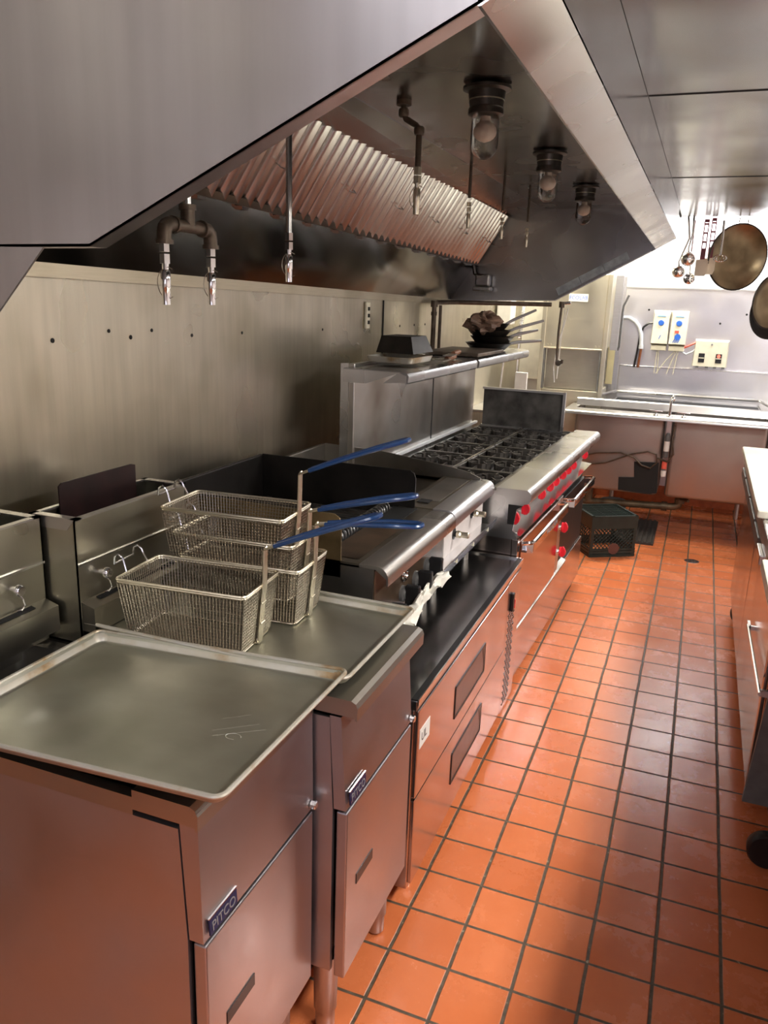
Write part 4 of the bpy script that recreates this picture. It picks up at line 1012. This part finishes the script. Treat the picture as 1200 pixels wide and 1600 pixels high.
w.build('cable_gland', M_RUBB, cbx)
for x, lit in ((-.065, 0), (.060, 1)):
    MB().box(x-.022, x+.022, -.062, -.056, -.065, .005).build('switch_window', M_BLACK, cbx)
    MB().box(x-.020, x+.020, -.064, -.061, -.034, -.027).build('switch_bar', M_CREAM, cbx)
    if lit: MB().lathe((x, -.061, -.012), [(.013, 0), (.012, -.004)], 16, 'y').build('pilot_light', M_REDL, cbx)
MB().lathe((.0, -.056, .075), [(.008, 0), (.007, -.003)], 12, 'y').build('lock_screw', M_GREYL, cbx)
w = MB(); w.tube([(-.66, YF-.03, 1.485), (-.58, YF-.035, 1.487), (-.53, YF-.04, 1.46), (-.50, YF-.04, 1.42), (-.475, YF-.04, 1.36), (-.465, YF-.04, 1.27)], .016, 10)
w.lathe((-.465, YF-.04, 1.25), [(.020, 0), (.020, .03)], 12)
tag(w.build('grey_hose', M_HOSE, None, True), 'thick grey bent hose on the back wall left of the dispensers', 'hose')
w = MB(); w.tube([(-.465, YF-.04, 1.25), (-.475, YF-.03, 1.10)], .010, 8)
tag(w.build('copper_pipe', M_COPPER, None, True), 'copper pipe below the grey hose on the back wall', 'pipe')
w = MB(); w.tube([(-.395, YF-.03, 1.455), (-.43, YF-.03, 1.45), (-.465, YF-.03, 1.42), (-.485, YF-.028, 1.35), (-.49, YF-.025, 1.26), (-.505, YF-.025, 1.10)], .008, 8)
tag(w.build('black_hose', M_BLACK, None, True), 'thin black hose running from the left dispenser down the wall', 'hose')
for x, z, n in ((-.44, 1.555, 'hole above the grey hose'), (.28, 1.545, 'hole right of the control box'), (.10, 1.47, 'hole above the control box')):
    tag(MB().lathe((x, YF, z), [(.008, .001), (.008, -.002)], 12, 'y').build('wall_screw', M_DARK), 'tiny dark screw '+n+' on the back wall', 'screw')

# ---------------------------------------------------------------- hanging utensils
w = MB(); w.tube([(-.20, 5.285, 2.125), (1.2, 5.285, 2.125)], .008, 10)
for x in (-.15, .5, 1.15): w.tube([(x, 5.285, 2.125), (x, 5.285, 2.20), (x, 5.238, 2.22)], .006, 6)
tag(w.build('hanging_rail', S_GRID, None, True), 'steel rail behind the stainless ceiling edge holding utensils and pans', 'rail')
UY = 5.285
def bowl_prof(r, d): return [(r*math.sin(math.radians(a)), -d*math.cos(math.radians(a))) for a in (4, 20, 40, 60, 80, 90)] + [(r*.97, .002)] + [(r*.93*math.sin(math.radians(a)), -d*.9*math.cos(math.radians(a))+.001) for a in (80, 60, 40, 20, 4)]
def ladle(x, zb, r, label, tilt=.1):
    t = thing('ladle', label, 'ladle', (x, UY, zb))
    hl = 2.11-zb
    w = MB(); w.tube([(0, 0, r*.8), (-.004, 0, r+.02), (tilt*.1, 0, hl*.6), (tilt*.05, 0, hl-.01), (tilt*.05, .004, hl+.022)], [.005, .004, .006, .006, .003], 8); w.build('handle', S_BRIGHT, t, True)
    w = MB(); w.lathe((0, 0, 0), bowl_prof(r, r*.75), 24, 'y'); w.build('bowl', S_BRIGHT, t, True)
ladle(-.150, 1.865, .042, 'upper polished ladle hanging left of the red-handled turners')
ladle(-.195, 1.792, .037, 'lower dark ladle hanging leftmost on the rail', .4)
t = thing('slotted_spoon', 'slotted spoon hanging behind the two ladles', 'spoon', (-.132, UY+.05, 1.755))
w = MB(); w.lathe((0, 0, 0), [(.001, -.010), (.018, -.008), (.033, 0), (.032, .002), (.016, -.005), (.001, -.007)], 20, 'y'); w.build('bowl', S_BRIGHT, t, True)
w = MB()
for i in range(-1, 2):
    for j in range(-1, 2): w.lathe((i*.016, -.012, j*.016), [(.004, 0), (.004, .002)], 8, 'y')
w.build('spoon_hole', M_DARK, t)
MB().tube([(0, 0, .03), (-.005, -.02, .16), (-.005, -.03, .33)], .004, 6).build('handle', S_BRIGHT, t, True)
def turner(x, y, zb, lab, wdt):
    t = thing('scraper', lab, 'scraper', (x, y, zb))
    w = MB(); w.slab([(-wdt, 0, -.045), (wdt*.7, 0, -.045), (wdt, 0, -.02), (wdt, 0, .04), (wdt*.5, 0, .05), (-wdt, 0, .045)], (0, .008, 0)); w.build('blade', plain('beige_silicone', (.62, .55, .44), .5), t)
    w = MB(); w.box(-.014, .014, 0, .010, .045, .11, .003)
    for s in (-1, 1): w.box(s*.011-.003, s*.011+.003, 0, .010, .10, .27, .001)
    for z in (.14, .19, .24): w.box(-.011, .011, .001, .009, z, z+.010)
    w.box(-.012, .012, 0, .010, .255, .272)
    w.build('handle', M_DKRED, t)
turner(-.070, UY-.02, 1.815, 'left beige scraper with a slotted dark red handle', .034)
turner(-.030, UY+.02, 1.825, 'right beige scraper with a slotted dark red handle', .034)
t = thing('whisk', 'chrome spoon-headed whisk hanging in front of the big pan', 'whisk', (.026, UY-.03, 1.880))
MB().tube([(0, 0, .01), (.0, 0, .10), (-.004, .01, .20)], .0075, 8).build('handle', S_BRIGHT, t, True)
w = MB()
for k in range(6):
    a = PI*k/6; w.tube([(.038*math.sin(b)*math.cos(a), .022*math.sin(b)*math.sin(a), -.010-.020*math.cos(b)) for b in [2*PI*i/16 for i in range(16)]], .0020, 5, closed=True)
w.build('wire_head', M_CHROME, t, True)
def hang_pan(x, y, z, r, rotz, lab, tilt=0, inside=M_PANIN):
    t = thing('hanging_pan', lab, 'pan', (x, y, z)); t.rotation_euler = (tilt, 0, rotz)
    w = MB(); w.lathe((0, 0, 0), [(.001, .045), (r*.70, .042), (r*.95, .006), (r*1.0, 0), (r*.965, -.001), (r*.69, .036), (r*.4, .039), (r*.001, .040)][::1], 48, 'y'); w.build('pan_bowl', inside, t, True)
    w = MB(); w.tube([(r*math.cos(a)*.995, .001, r*math.sin(a)*.995) for a in [2*PI*i/48 for i in range(48)]], .0042, 6, closed=True); w.build('rim', M_PANOUT, t, True)
    w = MB(); w.tube([(-.03, .01, r-.01), (-.028, .01, r+.03)], .003, 6); w.tube([(.03, .01, r-.01), (.028, .01, r+.03)], .003, 6); w.build('hook', M_PIPE, t, True)
hang_pan(.125, 5.40, 1.885, .190, .55, 'large bronze-coloured pan hanging at the end of the aisle', .10)
hang_pan(.335, 5.10, 1.635, .150, .75, 'upper dark pan cut off by the right edge of the photo', .08)
hang_pan(.345, 5.20, 1.575, .150, .65, 'lower black pan behind another one at the right edge', .05, M_PANOUT)

# ---------------------------------------------------------------- right prep counter
pt = thing('prep_table', 'refrigerated stainless prep table along the right side of the aisle', 'prep table', (0, 0, 0))
FX0 = .318
MB().box(FX0, 1.0, 2.50, 4.48, .10, .80, .004).build('cabinet', S_FRIDGE, pt)
MB().box(FX0+.05, 1.0, -.8, 2.46, .12, .80, .004).build('near_cabinet', S_FRIDGE, pt)
MB().box(.275, 1.0, -.8, 4.50, .80, .868, .006).build('worktop', S_SINK, pt)
for ya, yb in ((2.52, 3.48), (3.50, 4.46)):
    d = MB().box(FX0-.018, FX0, ya, yb, .12, .70, .004).build('door', S_FRIDGE, pt)
w = MB(); w.tube([(.283, 2.40, .497), (.281, 3.03, .472)], .0055, 8); w.box(.279, .289, 3.0, 3.06, .466, .480); w.box(.285, FX0, 2.42, 2.432, .48, .50); w.box(.285, FX0, 3.0, 3.012, .465, .48)
w.build('bar_handle', S_BRIGHT, pt)
MB().slab([(.292, 2.455, .10), (.372, 2.455, .10), (.372, 2.455, .72), (.330, 2.455, .72)], (0, .02, 0)).build('door_edge', M_RUBB, pt)
w = MB()
for a, b in ((3.05, 3.30), (3.33, 3.72), (3.75, 4.15), (4.18, 4.45)): w.box(.268, .283, a, b, .755, .800, .004)
w.build('drawer_rail', plain('grey_rail', (.20, .21, .21), .35, .5), pt)
MB().box(.262, .285, 2.82, 2.98, .765, .80, .003).build('latch', S_BRIGHT, pt)
for y in (2.30, 4.3, 1.4):
    w = MB(); w.lathe((.36, y-.02, .055), [(.050, 0), (.055, .006), (.055, .034), (.050, .04)], 24, 'y'); w.build('caster', M_BLACK, pt, True)
cbd = 'cutting boards on the prep table'
tag(MB().box(.255, .62, 3.06, 4.50, .869, .900, .006).build('cutting_board', M_BOARD), 'long cream cutting board on the far end of the prep table', 'cutting board')
tag(MB().box(.232, .60, .6, 2.42, .869, .905, .006).build('cutting_board', M_BOARD), 'near cream cutting board at the right photo edge', 'cutting board')
# stainless shelf cabinet behind the prep board at the wall side
tag(MB().box(.52, .9, 4.62, 5.1, .60, .95, .01).build('black_bin', M_BLACK), 'small black container just beyond the far end of the prep table', 'container')

# ---------------------------------------------------------------- crate and mat
cr = thing('milk_crate', 'dark green plastic milk crate with lattice sides on the floor beyond the range', 'crate', (-.519, 5.074, 0), math.radians(31.8))
s_, H_ = .315, .275
w = MB(); e = .022
for (x, y) in ((0, 0), (s_-e, 0), (0, s_-e), (s_-e, s_-e)): w.box(x, x+e, y, y+e, 0, H_, .003)
for z0, z1 in ((0, .018), (.022, .040), (.044, .056), (.19, H_-.005)):
    w.box(0, s_, -.002, .010, z0, z1); w.box(0, s_, s_-.010, s_+.002, z0, z1); w.box(-.002, .010, 0, s_, z0, z1); w.box(s_-.010, s_+.002, 0, s_, z0, z1)
w.build('frame', M_CRATE, cr)
w = MB()
def lat(fn, a0, a1, b0, b1, st=.026):
    # diagonal lattice in a rectangle
    n = int(((a1-a0)+(b1-b0))/st)+1
    for sg in (1, -1):
        for i in range(1, n):
            c = i*st; pts = []
            for s in (0, 1):
                pass
            A = (a0+min(c, a1-a0), b0+max(0, c-(a1-a0))); B = (a0+max(0, c-(b1-b0)), b0+min(c, b1-b0))
            if sg == -1: A = (a1+a0-A[0], A[1]); B = (a1+a0-B[0], B[1])
            w.tube([fn(*A), fn(*B)], .0028, 4)
lat(lambda a, b: (a, .004, b), .022, s_-.022, .055, .19); lat(lambda a, b: (a, s_-.004, b), .022, s_-.022, .055, .19)
lat(lambda a, b: (.004, a, b), .022, s_-.022, .055, .19); lat(lambda a, b: (s_-.004, a, b), .022, s_-.022, .055, .19)
w.build('side_lattice', M_CRATE, cr)
w = MB()
for i in range(11): w.box(.01, s_-.01, .022+i*.026, .027+i*.026, H_-.012, H_-.004)
for i in range(4): w.box(.03+i*.08, .036+i*.08, .01, s_-.01, H_-.014, H_-.008)
w.box(0, s_, 0, .016, H_-.014, H_); w.box(0, s_, s_-.016, s_, H_-.014, H_); w.box(0, .016, 0, s_, H_-.014, H_); w.box(s_-.016, s_, 0, s_, H_-.014, H_)
w.build('base_grid', M_CRATE, cr)
w = MB(); w.lathe((s_*.52, -.0025, .055), [(.038, 0), (.036, -.001)], 24, 'y'); o = w.build('worn_patch', plain('reddish_wear', (.10, .035, .025), .6), cr)
mt = MB(); mt.box(-.42, -.150, 5.54, 6.18, 0, .014)
for i in range(8): mt.box(-.415+i*.033, -.396+i*.033, 5.545, 6.175, .014, .022, .002)
tag(mt.build('rubber_mat', M_MAT), 'ribbed black rubber mat on the floor behind the crate', 'mat')
fd = thing('floor_drain', 'small bright metal floor drain cover in the dark part of the aisle', 'drain', (.105, 5.30, 0))
MB().lathe((0, 0, 0), [(.045, 0), (.045, .003), (.038, .004)], 24).build('cover', S_BRIGHT, fd, True)
w = MB()
for i in range(-2, 3): w.box(i*.012-.002, i*.012+.002, -.026, .026, .004, .0046)
w.build('slot', M_DARK, fd)

# ---------------------------------------------------------------- light
def troffer(x, y, z, lx, ly, power, col, label):
    t = thing('ceiling_light', label, 'ceiling light', (x, y, z))
    w = MB()
    for a, b, c, d in ((-lx/2-.02, lx/2+.02, -ly/2-.02, -ly/2), (-lx/2-.02, lx/2+.02, ly/2, ly/2+.02), (-lx/2-.02, -lx/2, -ly/2, ly/2), (lx/2, lx/2+.02, -ly/2, ly/2)): w.box(a, b, c, d, -.045, -.001)
    w.build('frame', M_WHITEP, t)
    MB().box(-lx/2, lx/2, -ly/2, ly/2, -.020, -.002).build('diffuser', emit('diffuser_glow_%d' % int(y*100), col, 2.0), t)
    ld = bpy.data.lights.new('lamp_tube', 'AREA'); ld.shape = 'RECTANGLE'; ld.size = lx; ld.size_y = ly; ld.energy = power; ld.color = col
    lo = bpy.data.objects.new('lamp_tube', ld); COL.objects.link(lo); lo.parent = t; lo.location = (0, 0, -.024)
troffer(.80, 3.25, 2.10, .22, .9, 46, (1, .95, .88), 'flush ceiling light above the far part of the prep table')
troffer(.80, .9, 2.10, .22, 1.1, 46, (1, .95, .88), 'flush ceiling light above the near part of the prep table')
troffer(.32, 6.60, 2.62, .7, .36, 40, (.97, .97, 1), 'ceiling light near the back wall over the dish sinks')
troffer(-.75, 5.62, 2.62, .4, .4, 34, (1, .92, .74), 'ceiling light in front of the dishwasher')
troffer(-.75, -.9, 2.75, .3, 1.1, 9, (.95, .95, 1), 'added fill light, unseen behind the camera')  # added, out of view, to brighten the hood end panel and left wall

wd = bpy.data.worlds.new('world'); SC.world = wd; wd.use_nodes = True
wd.node_tree.nodes['Background'].inputs[0].default_value = (.6, .65, .75, 1); wd.node_tree.nodes['Background'].inputs[1].default_value = .3
vs = SC.view_settings; vs.view_transform = 'Standard'; vs.look = 'None'; vs.exposure = .4; vs.gamma = 1; vs.use_curve_mapping = False
